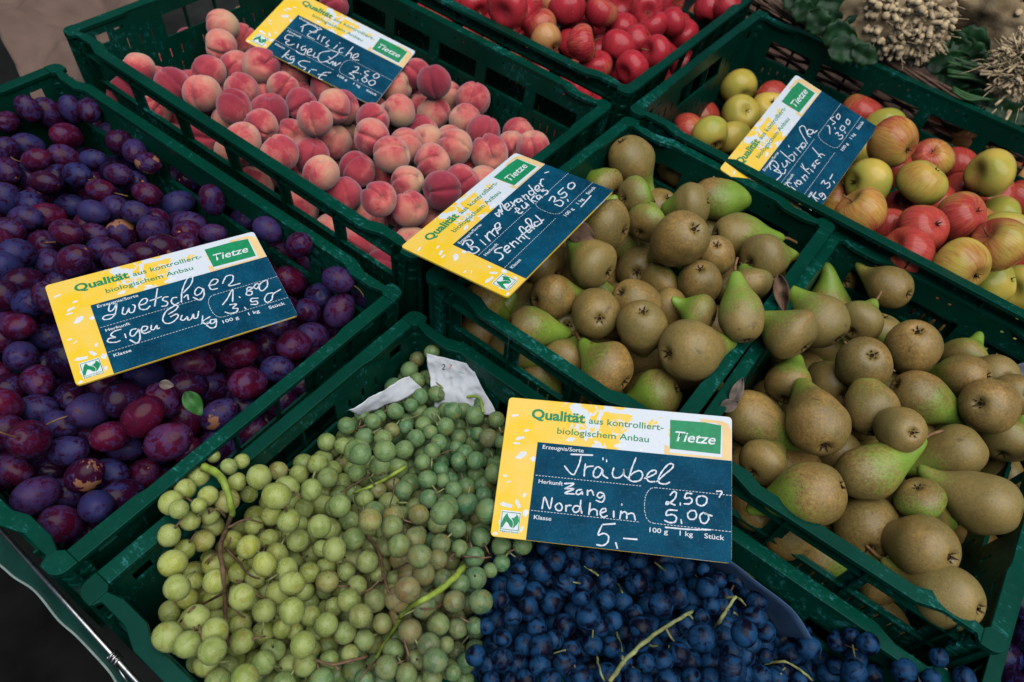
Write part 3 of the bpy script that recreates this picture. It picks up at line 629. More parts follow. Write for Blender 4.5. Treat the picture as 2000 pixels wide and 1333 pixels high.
# ------------------------------------------------------------------ fruit shapes (unit: cm, body radius 1)
def uv_mesh(name, fn, nu, nv, mat, close=True):
    vs_, fs = [], []
    for j in range(nv + 1):
        th = math.pi * j / nv
        for i in range(nu):
            vs_.append(fn(2 * math.pi * i / nu, th))
    for j in range(nv):
        for i in range(nu):
            a, b, c, d = j * nu + i, j * nu + (i + 1) % nu, (j + 1) * nu + (i + 1) % nu, (j + 1) * nu + i
            fs.append((d, c, b, a))
    me = bpy.data.meshes.new(name); me.from_pydata(vs_, [], fs)
    bm = bmesh.new(); bm.from_mesh(me); bmesh.ops.remove_doubles(bm, verts=bm.verts, dist=1e-5); bmesh.ops.recalc_face_normals(bm, faces=bm.faces); bm.to_mesh(me); bm.free()
    me.polygons.foreach_set('use_smooth', [True] * len(me.polygons)); me.materials.append(mat); return me
def wob(p, k, amp, seed):
    return 1 + amp * noise.noise(Vector((p[0] * k + seed * 7.3, p[1] * k + seed * 3.1, p[2] * k)))
def sph(ph, th): return (math.sin(th) * math.cos(ph), math.sin(th) * math.sin(ph), math.cos(th))
# meshes are authored at a nominal real radius so that the skin patterns keep their scale
def peach_mesh(seed, R=2.9):
    def fn(ph, th):
        x, y, z = sph(ph, th); r = wob((x, y, z), .9, .07, seed)
        d = abs(math.atan2(math.sin(ph), math.cos(ph)))              # cleft along phi = 0
        r *= 1 - .15 * math.exp(-(d / .13) ** 2) * max(0.0, math.sin(th)) ** .5 * (1 if z > -.8 else .6)
        r *= 1 + .02 * math.exp(-((d - .42) / .22) ** 2) * math.sin(th)
        pit = math.exp(-(th / .28) ** 2); r *= 1 - .22 * pit
        return (x * r * R * S, y * r * R * S * 1.0, z * r * R * S * .97)
    return uv_mesh('peach', fn, 64, 30, M['peach'])
def apple_fn(seed, R, con=0.0, tall=.9):
    def fn(ph, th):
        x, y, z = sph(ph, th); r = wob((x, y, z), .8, .10, seed)
        rr = math.sin(th) * (1 + .05 * math.cos(th) + con * (math.cos(th)))
        zz = math.cos(th) * tall
        zz -= .36 * math.exp(-(th / .42) ** 2); zz += .26 * math.exp(-((math.pi - th) / .38) ** 2)
        k = 1 + .028 * math.cos(5 * ph + seed) * math.exp(-((math.pi - th) / .9) ** 2)
        return (rr * math.cos(ph) * r * k * R * S, rr * math.sin(ph) * r * k * R * S, zz * r * R * S)
    return fn
def pear_profile(t):                        # t 0 at the blossom end .. 1 at the stem end: radius, height (body radius 1, body centre 0)
    P = PEARP; x = t * (len(P) - 1); i = min(int(x), len(P) - 2); f = x - i
    a, b, c, d = P[max(i - 1, 0)], P[i], P[i + 1], P[min(i + 2, len(P) - 1)]
    return tuple(.5 * (2 * b[k] + (c[k] - a[k]) * f + (2 * a[k] - 5 * b[k] + 4 * c[k] - d[k]) * f * f + (3 * b[k] - a[k] - 3 * c[k] + d[k]) * f ** 3) for k in (0, 1))
PEARP = [(.0, -.84), (.12, -.90), (.30, -.985), (.55, -.90), (.80, -.66), (.95, -.32), (1.0, .02), (.94, .36), (.79, .70), (.59, 1.02), (.425, 1.32), (.32, 1.60), (.245, 1.85), (.15, 2.04), (.0, 2.11)]
def pear_mesh(seed, R=2.9, bend=.12, neck=1.0):
    def fn(ph, th):
        r, h = pear_profile(1 - th / math.pi)
        k = wob((math.cos(ph) * r, math.sin(ph) * r, h), .9, .10, seed)
        if h > .3: r *= 1 + (neck - 1) * min(1, (h - .3) / 1.2)
        bx = bend * max(0, h) ** 2 * .35
        return ((r * math.cos(ph) * k + bx) * R * S, r * math.sin(ph) * k * R * S, h * R * S)
    return uv_mesh('pear', fn, 32, 34, M['pear'])
def plum_mesh(seed, R=1.75):
    def fn(ph, th):
        x, y, z = sph(ph, th); r = wob((x, y, z), .8, .07, seed)
        d = abs(math.atan2(math.sin(ph), math.cos(ph))); r *= 1 - .03 * math.exp(-(d / .14) ** 2) * math.sin(th)
        r *= 1 - .10 * math.exp(-(th / .2) ** 2)
        tap = 1 - .05 * z
        return (x * r * tap * R * S, y * r * tap * R * S, z * r * 1.33 * R * S)
    return uv_mesh('plum', fn, 28, 20, M['plum'])
def grape_mesh(seed, mat, R=.95):
    def fn(ph, th):
        x, y, z = sph(ph, th); r = wob((x, y, z), .8, .05, seed); r *= 1 - .06 * math.exp(-(th / .2) ** 2)
        return (x * r * R * S, y * r * R * S, z * r * 1.06 * R * S)
    return uv_mesh('grape', fn, 20, 14, mat)
def stem_mesh(name, mat, pts, rad, n=6):
    mb = MB(); mb.tube(smooth_path(pts, 3), 1, n); mb = MB(); P = smooth_path(pts, 3)
    rs = [rad[0] + (rad[1] - rad[0]) * i / (len(P) - 1) for i in range(len(P))]; mb.tube(P, rs, n); me = mb.mesh(name, True); me.materials.append(mat); return me
def calyx_mesh(R, h, sc_=1.0):
    mb = MB(); rr = random.Random(5)
    for k in range(5):
        a = k * 1.2566 + .2; ca, sa = math.cos(a), math.sin(a); q = [(0.06, -.1), (.16, -.13), (.24, -.03), (.30 + .08 * rr.random(), .12 * rr.random() - .02)]
        L_ = [(.055, 0), (.075, 0), (.045, 0), (.005, 0)]
        vv = []
        for (r_, z_), (w_, _) in zip(q, L_): vv += [((r_ * ca - w_ * sa) * sc_ * R, (r_ * sa + w_ * ca) * sc_ * R, (h - z_) * R - .0), ((r_ * ca + w_ * sa) * sc_ * R, (r_ * sa - w_ * ca) * sc_ * R, (h - z_) * R)]
        mb.add(vv, [(0, 1, 3, 2), (2, 3, 5, 4), (4, 5, 7, 6)])
    n = 8
    mb.add([(0, 0, (h + .12) * R)] + [(.10 * sc_ * R * math.cos(k * 2 * math.pi / n), .10 * sc_ * R * math.sin(k * 2 * math.pi / n), (h + .03) * R) for k in range(n)], [(0, (k + 1) % n + 1, k + 1) for k in range(n)])
    me = mb.mesh('calyx'); me.materials.append(M['calyx']); return me
ME = {}
ME['peach'] = [peach_mesh(s) for s in range(4)]
ME['pear'] = [pear_mesh(s, bend=b, neck=n) for s, b, n in ((0, .05, 1.0), (1, .35, .9), (2, -.3, 1.08), (3, .1, 1.2))]
ME['pear_b'] = [.05, .35, -.3, .1]
ME['apple'] = [uv_mesh('apple', apple_fn(s, 3.4), 34, 24, M['apple']) for s in range(4)]
ME['redapple'] = [uv_mesh('apple', apple_fn(s + 5, 3.0, c), 30, 20, M['redapple']) for s, c in ((0, 0), (1, .08), (2, .02))]
ME['plum'] = [plum_mesh(s) for s in range(4)]
ME['grape'] = [grape_mesh(s, M['grape']) for s in range(3)]; ME['bgrape'] = [grape_mesh(s, M['bgrape']) for s in range(3)]
ME['pearstem'] = [stem_mesh('stem', M['pearstem'], [(b * .35 * 4.49 * 2.9 * .45 * 1, 0, 5.75), (b * 1.9 + .1, .05, 6.7), (b * 2.4 + .5, .1, 7.7)], (.22, .15)) for b in ME['pear_b']]
for i, b in enumerate(ME['pear_b']):
    bx = b * (2.05 ** 2) * .35 * 2.9
    ME['pearstem'][i] = stem_mesh('stem', M['pearstem'], [(bx, 0, 5.7), (bx * 1.25, .05, 6.6), (bx * 1.5 + .35, .1, 7.6), (bx * 1.6 + .5, .12, 7.9)], (.2, .17))
ME['pearcalyx'] = calyx_mesh(2.9, -1.0, .62)
ME['applestem'] = stem_mesh('stem', M['pearstem'], [(0, 0, 1.75), (.08, .02, 2.5), (.35, .1, 3.3)], (.11, .13))
ME['applecalyx'] = calyx_mesh(3.4, -.76, .45)
ME['redcalyx'] = calyx_mesh(3.0, -.76, .4)
ME['plumstem'] = stem_mesh('stem', M['pearstem'], [(0, 0, 2.1), (.25, .05, 2.9), (.75, .15, 3.6), (1.1, .25, 3.8)], (.075, .10))
ME['plumscar'] = calyx_mesh(1.75, 0, .01)
_s = MB(); _s.add([(0, 0, 2.13)] + [(.19 * math.cos(k * math.pi / 4), .19 * math.sin(k * math.pi / 4), 2.135) for k in range(8)], [(0, k + 1, (k + 1) % 8 + 1) for k in range(8)]); ME['plumscar'] = _s.mesh('stem_scar'); ME['plumscar'].materials.append(mat_plain('orange_stem_scar', (.35, .12, .03), .7, .4, 200))

# ------------------------------------------------------------------ where the fruit lies
# plums: (x, y, half length, half width, angle) of each outline in enlarged detail views, then r(ed) p(urple) b(loom) d(ark) + flags l(ight bloom) s(car) g(lossy) k (stalk)
PL = [((0, 170), "70 340 120 110 60 p|270 210 120 95 60 p|480 260 160 130 55 p|590 165 90 60 0 ds|690 220 110 90 80 b|860 230 140 110 60 p|920 450 160 120 60 r|1040 480 110 80 90 b|645 475 130 125 0 r|290 480 130 100 20 b|270 570 110 90 0 b|60 620 110 130 40 p|350 700 180 110 -10 rk|70 810 130 100 35 p|470 510 90 90 0 d|620 680 110 90 20 p|900 700 180 100 -5 b|1170 550 110 110 0 d|1300 630 120 100 50 b|1430 740 140 110 20 ps|1150 850 160 110 15 p|430 920 175 115 10 d|750 850 130 100 25 bk|970 1000 150 90 10 rk|1420 1040 170 115 20 r|1300 930 110 90 0 b|1480 930 110 90 30 b|1690 890 130 110 0 b|1720 1130 170 130 -30 bl|60 1090 110 130 0 b|290 1120 150 120 30 b|900 1210 175 120 15 bl|1310 1210 160 110 15 b|1110 1180 100 90 0 b|670 1150 110 80 0 b|250 1270 110 80 0 b|460 1250 110 90 0 r|1500 1300 130 120 0 p|1850 900 120 130 70 d|1000 590 100 80 0 d"),
 ((360, 240), "270 750 110 90 80 p|250 910 130 100 110 r|60 980 130 100 0 b|280 1070 180 100 -5 pl|570 950 120 110 0 b|800 1030 175 120 35 bl|760 1150 100 90 0 d"),
 ((360, 460), "960 165 150 130 0 r|1110 90 80 70 0 p|1230 260 170 140 70 rl|1020 440 150 140 20 r|1490 430 180 130 20 plk|1300 600 95 90 0 b|1180 740 140 140 0 p|1500 720 195 145 -60 pl|1740 610 100 90 0 b|860 880 115 80 0 p|1060 1060 160 155 -20 rl|1230 980 120 110 0 b|530 1140 210 150 -20 r|780 1110 120 145 0 d|900 1290 150 100 0 b"),
 ((230, 640), "740 340 205 160 10 rl|930 570 140 130 0 p|1260 540 175 160 -20 r|270 460 170 165 0 bl|680 570 150 130 0 d|430 700 160 120 50 p|240 860 250 180 -50 rg|650 890 150 120 60 r|490 1100 275 185 -20 rl|980 840 230 150 -35 bs|1540 430 130 100 0 d|60 700 190 180 0 d"),
 ((0, 400), "80 250 150 110 15 p|230 170 110 100 0 b|460 130 110 90 0 r|650 270 205 130 20 r|900 290 150 90 10 p|1190 290 125 125 90 ps|1490 260 160 150 80 b|1760 180 130 90 0 b|0 390 75 90 0 r|180 480 110 110 0 b|420 390 100 90 0 pk|470 560 150 120 20 plk|710 550 210 160 -40 p|60 620 130 140 30 bl|240 750 140 120 0 d|60 890 140 150 50 d|280 960 120 100 0 b|460 900 180 130 60 p|170 1180 185 140 0 r|450 1270 120 80 0 b|1150 540 150 110 20 p|1000 440 110 80 0 b|1380 480 120 80 0 d|1580 420 95 80 0 ds|1790 400 90 80 0 p|1810 290 90 90 0 p|300 350 100 80 0 d"),
 ((0, 640), "200 280 165 155 20 b|370 520 185 155 30 p|130 600 130 130 0 d|-10 490 60 110 0 r|40 760 110 120 0 r|360 790 165 115 0 b|690 680 150 140 0 d|860 800 190 175 -20 blk|280 1080 200 195 -50 rk|70 1000 150 170 60 p|580 940 200 120 15 b|660 1190 250 150 -10 b|1060 1050 150 180 70 r|1200 1160 180 110 0 bk|1200 660 150 155 0 d|1000 560 130 100 0 p"),
 ((0, 860), "130 290 200 140 30 p|350 530 200 180 -40 pl|820 340 215 165 -30 dsg|1390 350 180 150 -45 r|930 640 185 165 0 bl|600 810 175 165 60 p|1050 330 130 100 0 b|620 520 110 80 0 b|1180 550 140 130 0 d|450 300 110 80 0 d|850 900 120 100 0 d")]
PEACH = [((0, 0), 2.963, "1115 260 98|1290 150 70|1280 270 95|1400 235 75|1420 130 75|800 400 95|990 370 105|1210 415 97|1510 385 107|1370 395 75|1570 40 62|1930 30 66|920 490 75|1000 495 65|1170 540 110|1395 520 98|1640 510 95|1700 420 90|1745 610 98|1140 610 92|1355 620 103|1560 650 110|1820 690 103|1510 730 100|1330 710 85|1690 800 95|1900 500 85|1930 620 80|720 540 75|1410 810 105|1620 890 112|1930 820 95|1800 900 75|1860 1000 105|1170 800 80|1350 880 90"),
 ((660, 0), 2.941, "445 430 92|550 470 100|355 640 95|550 650 98|775 570 103|950 655 105|730 690 95|200 690 100|25 620 70|835 760 100|1040 770 95|195 790 108|310 890 110|670 845 105|870 885 112|1120 850 100|1230 780 70|1000 850 45|40 810 65|110 975 108|390 840 85|510 820 60|540 930 105|250 1010 70|400 1050 100|600 1095 115|710 1050 60|740 990 75|840 1060 90|235 1145 105|415 1205 110|30 1120 95|180 1260 85|530 1270 90|480 760 90|330 500 80|110 590 65|620 560 60")]
RED = [((660, 0), 2.941, "980 40 125|1320 60 110|1510 70 100|960 140 95|1160 150 100|1200 235 97|1395 250 105|1610 275 105|1630 20 80|1770 60 100|1810 155 88|1720 240 85|1690 390 100|1480 385 85|1830 300 95|1920 130 85|1200 10 60|1900 10 80|1100 30 70|780 30 90|1980 200 60|1630 160 70|1050 80 60|2130 55 88|1985 175 82|2080 110 78|1860 290 88|2230 30 70")]
# apples: x y r colour(g y r m) and where the blossom end shows, if it does
APPLE = [((1330, 0), 2.963, "330 510 110 g|345 660 112 g 15 10|520 580 90 r|510 640 70 y|120 690 90 r|170 780 112 g|290 810 97 y|30 775 40 r|1040 650 75 r|1180 740 80 g|1220 830 152 m|1450 770 95 m|1680 825 135 m -15 35|1450 920 118 m -50 -35|1590 970 90 r|1790 1005 142 y|1080 1055 138 y|1390 1060 145 y 75 -90|1620 1130 115 r|1800 1130 110 r -40 -5|1210 990 50 r|1040 1230 155 m|1285 1200 120 r|1620 1260 150 m 60 -35|1940 1160 80 r|1840 1260 90 y|1960 1050 60 m|1030 900 55 g|1470 1190 62 r|1190 1330 80 r|1400 1330 152 r 50 -30|1880 1360 150 y 0 -60"),
 ((1330, 440), 2.963, "1300 160 155 r|1200 30 70 r|1620 240 162 y 60 90|1840 120 165 m|1800 330 110 y|1960 370 120 g|1500 30 80 r|1700 20 90 m")]
# pears in full-picture pixels: body x y r, then t = stalk tip (pointing away), T = tip pointing to us, c = blossom end seen; k = stalk shows; trailing green amount
PEAR = {'pear': "1232 312 46 t 1283 380 .3|1333 327 45 c 1351 333 .2|1182 365 32 t 1150 335 .9|1240 385 34 t 1290 372 .9|1188 442 54 t 1125 415 .2|1264 437 43 t 1300 395 1|1330 466 55 c 1348 452 .1|1353 400 46 t 1300 405 .4|1400 390 42 t 1492 393 .9 k|1441 460 45 t 1532 460 .9 k|1490 504 50 t 1560 480 .3|1366 553 43 c 1358 524 .1|1395 500 40 c 1390 480 .1|1448 622 46 t 1438 532 .6 k o|1466 558 43 t 1457 512 .5 k o|1425 560 36 c 1415 560 .1 n o|1367 615 42 t 1330 600 .9|1347 685 62 t 1455 672 .2 n o|1164 613 50 c 1166 627 .0|1254 637 51 c 1248 605 .1|1240 590 40 c 1203 570 .1|1078 579 46 t 1150 562 .4|1034 640 43 t 1116 657 .8|1187 722 57 t 1119 668 .5|1285 770 50 t 1212 795 1|1160 518 51 t 1102 480 .3|1248 525 41 c 1235 539 .1|1290 560 38 t 1320 545 .9|940 590 44 t 1000 620 .6|1065 522 38 t 1030 500 .2|1102 705 42 t 1120 680 .2|1105 637 32 c 1105 637 .2|1310 605 42 t 1280 610 .2|1500 448 30 c 1500 450 .2|1400 700 38 t 1440 720 .2",
 'pear2': "1630 538 45 c 1635 556 .2|1690 550 39 t 1724 514 .8 k|1737 562 42 c 1762 580 .1|1605 628 53 t 1553 552 .5|1678 629 46 t 1725 588 .4 k|1718 645 40 t 1710 690 1|1546 653 56 t 1505 598 .3 n o|1539 752 47 t 1566 695 .7|1572 735 36 c 1572 735 .0|1810 610 50 t 1888 634 .4 k|1783 678 53 c 1770 642 .0|1867 661 40 t 1880 622 .6|1688 710 53 c 1680 690 .1|1701 800 52 t 1716 705 .3 k|1627 752 42 c 1629 772 .1|1597 828 61 c 1593 874 .1|1799 777 50 t 1904 830 .7|1883 737 46 c 1914 734 .5|1931 794 56 c 1884 784 .1|1980 771 42 c 1980 767 .1|1941 737 32 c 1941 737 .2|1883 702 32 t 1900 690 1|1759 841 47 c 1759 841 .0|1472 821 54 t 1600 895 .5|1865 885 54 t 1779 944 .4|1965 860 52 t 1997 815 .8|1697 922 54 t 1812 883 .8 k|1583 964 64 c 1639 940 .8|1694 1028 62 c 1674 1065 .1|1796 975 48 t 1812 1012 1|1924 984 62 c 1981 1001 .1|1802 1070 63 c 1831 1075 .0|1900 1072 48 t 1905 1150 1|1850 1166 63 c 1887 1173 .0|1549 1042 48 c 1569 1006 .1|1728 1136 46 t 1700 1100 .5|1600 1085 46 T 1677 1150 .6|1490 905 50 t 1530 880 .2|1447 900 44 t 1505 945 .7|1475 990 38 c 1475 990 .1|1962 925 38 t 1930 942 .2|1640 890 48 c 1640 890 .1|1755 1000 40 c 1755 1000 .1|1500 1000 34 c 1500 1000 .1"}
GREEN = [((0, 883), 2.963, "1325 85 48|1400 55 45|1235 25 40|1150 145 68|1370 175 55|1500 145 72|1070 215 62|990 295 70|1035 333 58|1205 255 58|1315 285 70|1100 400 58|1150 310 45|1215 370 55|1230 430 65|980 483 65|1070 565 60|1175 515 65|1600 255 82|1440 245 50|1660 205 70|1610 110 55|1730 130 58|1800 220 65|1840 70 60|1900 150 60|1570 370 60|1670 395 68|1740 415 45|1850 430 70|1940 320 60|1560 505 58|1440 550 68|1605 590 65|1725 515 65|1470 430 55|1340 510 60|1000 645 80|1025 785 78|1120 750 55|1085 850 60|985 925 65|975 1070 88|1090 1115 78|1140 960 75|1245 750 72|1240 855 60|1400 840 75|1385 700 65|1530 650 70|1655 680 68|1690 760 72|1605 815 68|1530 920 70|1790 700 60|1895 750 66|1690 920 75|1800 950 60|1245 1040 78|1400 1095 72|1530 1045 68|1630 1025 55|1580 1150 70|1195 1230 75|1320 1240 60|1525 1220 70|1755 1115 75|1765 1230 70|1885 1000 70|1935 565 70|1420 1310 80|1260 1330 75|1680 1240 70|1860 1320 70|1860 560 50|1930 900 55|1700 1030 55|1230 1150 80|1760 330 55|1905 1210 60"),
 ((660, 883), 2.941, "130 15 65|10 310 65|155 270 52|185 390 68|90 500 65|170 630 66|65 855 68|210 855 66|340 845 72|310 430 65|350 540 66|470 600 72|490 700 68|400 790 75|320 370 65|460 360 62|600 350 70|685 440 56|520 270 55|515 160 55|375 220 55|485 60 48|600 165 45|665 220 52|590 530 60|700 555 50|785 605 58|790 725 65|875 680 42|820 860 70|785 1000 50|670 860 65|700 760 60|600 735 60|570 620 60|490 880 70|575 990 68|690 1010 60|415 1030 70|520 1110 70|40 1040 65|150 1080 62|255 985 58|320 1140 65|560 1200 72|620 1110 50|440 500 65|820 490 58|940 545 62|1060 540 55|860 340 70|840 250 50|790 50 52|690 50 45|240 80 60|110 120 55|230 220 50|280 1240 70|150 1310 60|450 1190 60|540 1300 60|660 1270 50|130 940 70|70 1160 55|900 120 60|590 100 45|50 690 55|110 770 60|230 700 50|940 640 50"),
 ((660, 440), 2.941, "540 730 45|455 770 45|410 835 52|455 895 48|540 880 45|640 895 48|470 985 50|565 970 50|280 1005 40|330 1070 50|420 1035 42|660 1070 55|615 1160 55|785 1095 55|910 1120 52|865 1225 55|490 1150 50|450 1225 52|530 1190 45|200 1130 50|140 1090 45|50 1155 52|240 1100 40|260 1225 52|155 1220 55|390 1160 45|310 1180 45|110 1300 75|270 1300 65|580 1250 50|680 1280 45|800 1200 40|380 1290 55|540 1300 50|30 1270 50|730 1310 50|940 1250 40")]
BLUE = [((660, 883), 2.941, "1030 770 60|1250 620 62|1345 665 50|1455 610 58|1165 685 60|1305 765 58|1420 760 50|1130 810 60|1225 865 63|1395 840 50|1545 740 55|1620 670 50|1720 620 55|1540 850 55|1635 860 55|1715 755 62|1090 900 60|1005 945 50|1140 1015 60|1300 1000 62|1435 950 68|1580 975 55|1700 930 50|1855 880 65|1740 1010 65|1165 1120 68|1070 1110 60|945 1190 60|1030 1220 60|1160 1230 58|1300 1220 65|1460 1110 55|1570 1120 55|1950 830 65|1770 1210 52|1895 700 60|1860 620 55|1530 630 50|1350 580 50|1190 550 50|1050 680 50|930 850 50|945 1070 50|850 1000 45|790 1170 55|870 1220 55|1240 1080 55|1340 1130 50|1740 1100 45|1870 1200 55|1960 1160 60|1220 1310 60|1080 1310 55|1400 1290 60|1690 1310 60|1900 1310 60|1000 1320 50|880 1310 45|1500 1010 50|1640 1210 50"),
 ((1330, 883), 2.963, "0 840 50|150 795 62|220 740 45|130 680 40|320 740 50|385 810 45|255 840 50|440 865 58|235 910 60|175 890 48|425 960 60|115 955 45|120 1075 77|365 1050 72|245 1070 58|20 1140 60|50 1210 65|170 1220 55|290 1160 60|290 1255 72|370 1180 55|490 1180 40|60 1310 55|165 1300 50|260 1000 50|690 1045 60|740 1130 65|805 1190 50|905 1095 55|985 1070 50|1080 1110 62|1010 1200 60|630 1170 60|1000 1280 70|1110 1290 55|850 1290 60|550 1310 55|690 1320 50|900 1240 50|1290 1270 70|1490 1190 50|1450 1310 50|1640 1310 60")]
def lst(src):
    out = []
    for (ox, oy), sc_, txt in src:
        for e in txt.split('|'):
            q = e.split(); out.append((ox + float(q[0]) / sc_, oy + float(q[1]) / sc_, float(q[2]) / sc_, q[3:]))
    return out
# heap surface above each crate's rim: edge height, crown height (cm), with an optional tilt
HEAP = dict(plum=(-2.8, 1.6), peach=(-4.2, -1.2), red=(-1.5, 3.0), apple=(-2.5, 1.8), pear=(-2.0, 4.0), pear2=(-2.0, 4.0), grape=(-2.5, 3.2), side=(-2.5, .5))
def heap_z(k, u, v):
    L, W = CR[k][4:]; e, c = HEAP[k]; a = max(0., min(1, 1 - ((u - L / 2) / (L / 2)) ** 2)); b = max(0., min(1, 1 - ((v - W / 2) / (W / 2)) ** 2))
    z = e + (c - e) * (a * b) ** .6
    if k == 'plum': z -= 3.2 * max(0, 1 - (u + v) / 30) + 3.0 * max(0, (34 - u) / 34 - .0) * .5      # sinks towards the near left corner
    if k == 'peach': z -= 1.6 * max(0, (u - 30) / 30)
    if k == 'apple': z -= 4.0 * max(0, 1 - u / 20)
    if k == 'grape' and u > 44: z -= 2.4 * min(1, (u - 44) / 8)
    if k == 'grape' and v < 8: z -= 0
    return z
def surf_depth(k, px, py, R):
    # distance along the ray at which a ball of radius R lies just under the heap surface
    d = ray(px, py); lo, hi = 20.0, 200.0
    def over(t):
        P = CP + d * t; q = w2loc(k, P); return q[2] - (heap_z(k, q[0], q[1]) - R)
    t = 30.0
    while t < 190 and over(t) > 0: t += .5
    return t
class Fr:
    __slots__ = ('P', 'R', 'kind', 'px', 'ax', 'data', 'fixed', 'd', 't')
FR = []
def place_list(k, kind, items, R0, wsize=.45, lim=1.6):
    out = []
    for px, py, r, ex in items:
        t = surf_depth(k, px, py, R0); ts = F * R0 / r
        t = t + max(-lim, min(lim, wsize * (ts - t)))
        if kind not in ('grape', 'bgrape') and r < .80 * F * R0 / t:      # only partly seen: full size, but lying behind its neighbours
            t += .75 * R0; r = .90 * F * R0 / t
        d_ = ray(px, py); lift = kind in ('grape', 'bgrape') or (kind == 'pear' and 'o' in ex)
        if not inside(k, CP + d_ * t, r * t / F * .8, 1.4):
            if lift:
                while t > 30 and w2loc(k, CP + d_ * t)[2] < r * t / F * .9 and not inside(k, CP + d_ * t, r * t / F * .8, 1.4): t -= .1
            else:
                for n_ in range(1, 240):
                    q_ = t + (n_ // 2) * .12 * (1 if n_ % 2 else -1)
                    if inside(k, CP + d_ * q_, r * q_ / F * .75, 1.35): t = q_; break
                else: continue
        f = Fr(); f.d = ray(px, py); f.t = t; f.R = r * t / F; f.R = min(f.R, R0 * 1.3); f.P = CP + f.d * t; f.kind = kind; f.px = (px, py, r); f.data = ex; f.ax = None; f.fixed = True
        q = w2loc(k, f.P); 
        out.append(f)
    # settle overlaps by sliding fruit along its own line of sight
    for it in range(60):
        P = np.array([f.P for f in out]); Rr = np.array([f.R for f in out])
        D = P[:, None] - P[None]; dist = np.linalg.norm(D, axis=2); np.fill_diagonal(dist, 1e9)
        ov = (Rr[:, None] + Rr[None]) * .95 - dist; I, J = np.nonzero(np.triu(ov > .01))
        if not len(I): break
        dt = np.zeros(len(out)); 
        for i, j in zip(I, J):
            s_ = 1 if out[i].t > out[j].t else -1; a = min(.35, ov[i, j] * .35)
            dt[i] += s_ * a * .6; dt[j] -= s_ * a * .6
        for i, f in enumerate(out):
            if dt[i]:
                f.t += max(-.4, min(.4, dt[i])); f.P = CP + f.d * f.t; f.R = f.px[2] * f.t / F
    for f in out:
        if kind not in ('grape', 'bgrape') and not (kind == 'pear' and 'o' in f.data):
            n_ = 0
            while n_ < 60 and w2loc(k, f.P)[2] < f.R and not inside(k, f.P, f.R * .75, 1.4): f.t += .12; f.P = CP + f.d * f.t; f.R = f.px[2] * f.t / F; n_ += 1
        f.R *= .985
    return dodge(out)
def inside(k, P, R, mg=1.75):
    q = w2loc(k, P); L, W = CR[k][4:]; m_ = mg + .07 * max(0, -q[2]); return m_ + R * .8 < q[0] < L - m_ - R * .8 and m_ + R * .8 < q[1] < W - m_ - R * .8
def clamp_in(k, P, R):
    q = w2loc(k, P); L, W = CR[k][4:]; m_ = 1.45 + .07 * max(0, -q[2]) + R
    u = max(m_, min(L - m_, q[0])); v = max(m_, min(W - m_, q[1])); z = max(q[2], -CRH[k] + R)
    return loc2w(k, u, v, z)
# a small depth picture to see which fillers show, from the photograph's place and from a step to either side
def make_view(dx):
    c = CP + RC[0] * dx; return c
def visible(list_fixed, cand, dxs=(0, -4, 4), px=420):
    seen = np.zeros(len(cand), bool)
    for dx in dxs:
        c0 = CP + RC[0] * dx; Wd, Hd = px, int(px * .6665); sc_ = px / 2000.0
        Z = np.full((Hd, Wd), 1e9); ID = np.full((Hd, Wd), -1)
        for i, f in enumerate(list_fixed + cand):
            Y = RC @ (f.P - c0)
            if Y[2] < 5: continue
            x = (1000 + F * Y[0] / Y[2]) * sc_; y = (666.5 + F * Y[1] / Y[2]) * sc_; r = F * f.R / Y[2] * sc_
            x0, x1, y0, y1 = int(max(0, x - r)), int(min(Wd, x + r + 1)), int(max(0, y - r)), int(min(Hd, y + r + 1))
            if x0 >= x1 or y0 >= y1: continue
            yy, xx = np.mgrid[y0:y1, x0:x1]; q = 1 - ((xx + .5 - x) ** 2 + (yy + .5 - y) ** 2) / (r * r); ok = q > 0
            zz = np.where(ok, Y[2] - f.R * np.sqrt(np.maximum(q, 0)), 1e9); sub = Z[y0:y1, x0:x1]; w_ = zz < sub
            sub[w_] = zz[w_]; ID[y0:y1, x0:x1][w_] = i
        ids, cnt = np.unique(ID, return_counts=True); n = len(list_fixed)
        for a, b in zip(ids, cnt):
            if a >= n and b >= (3 if dx == 0 else 12): seen[a - n] = True
    return seen
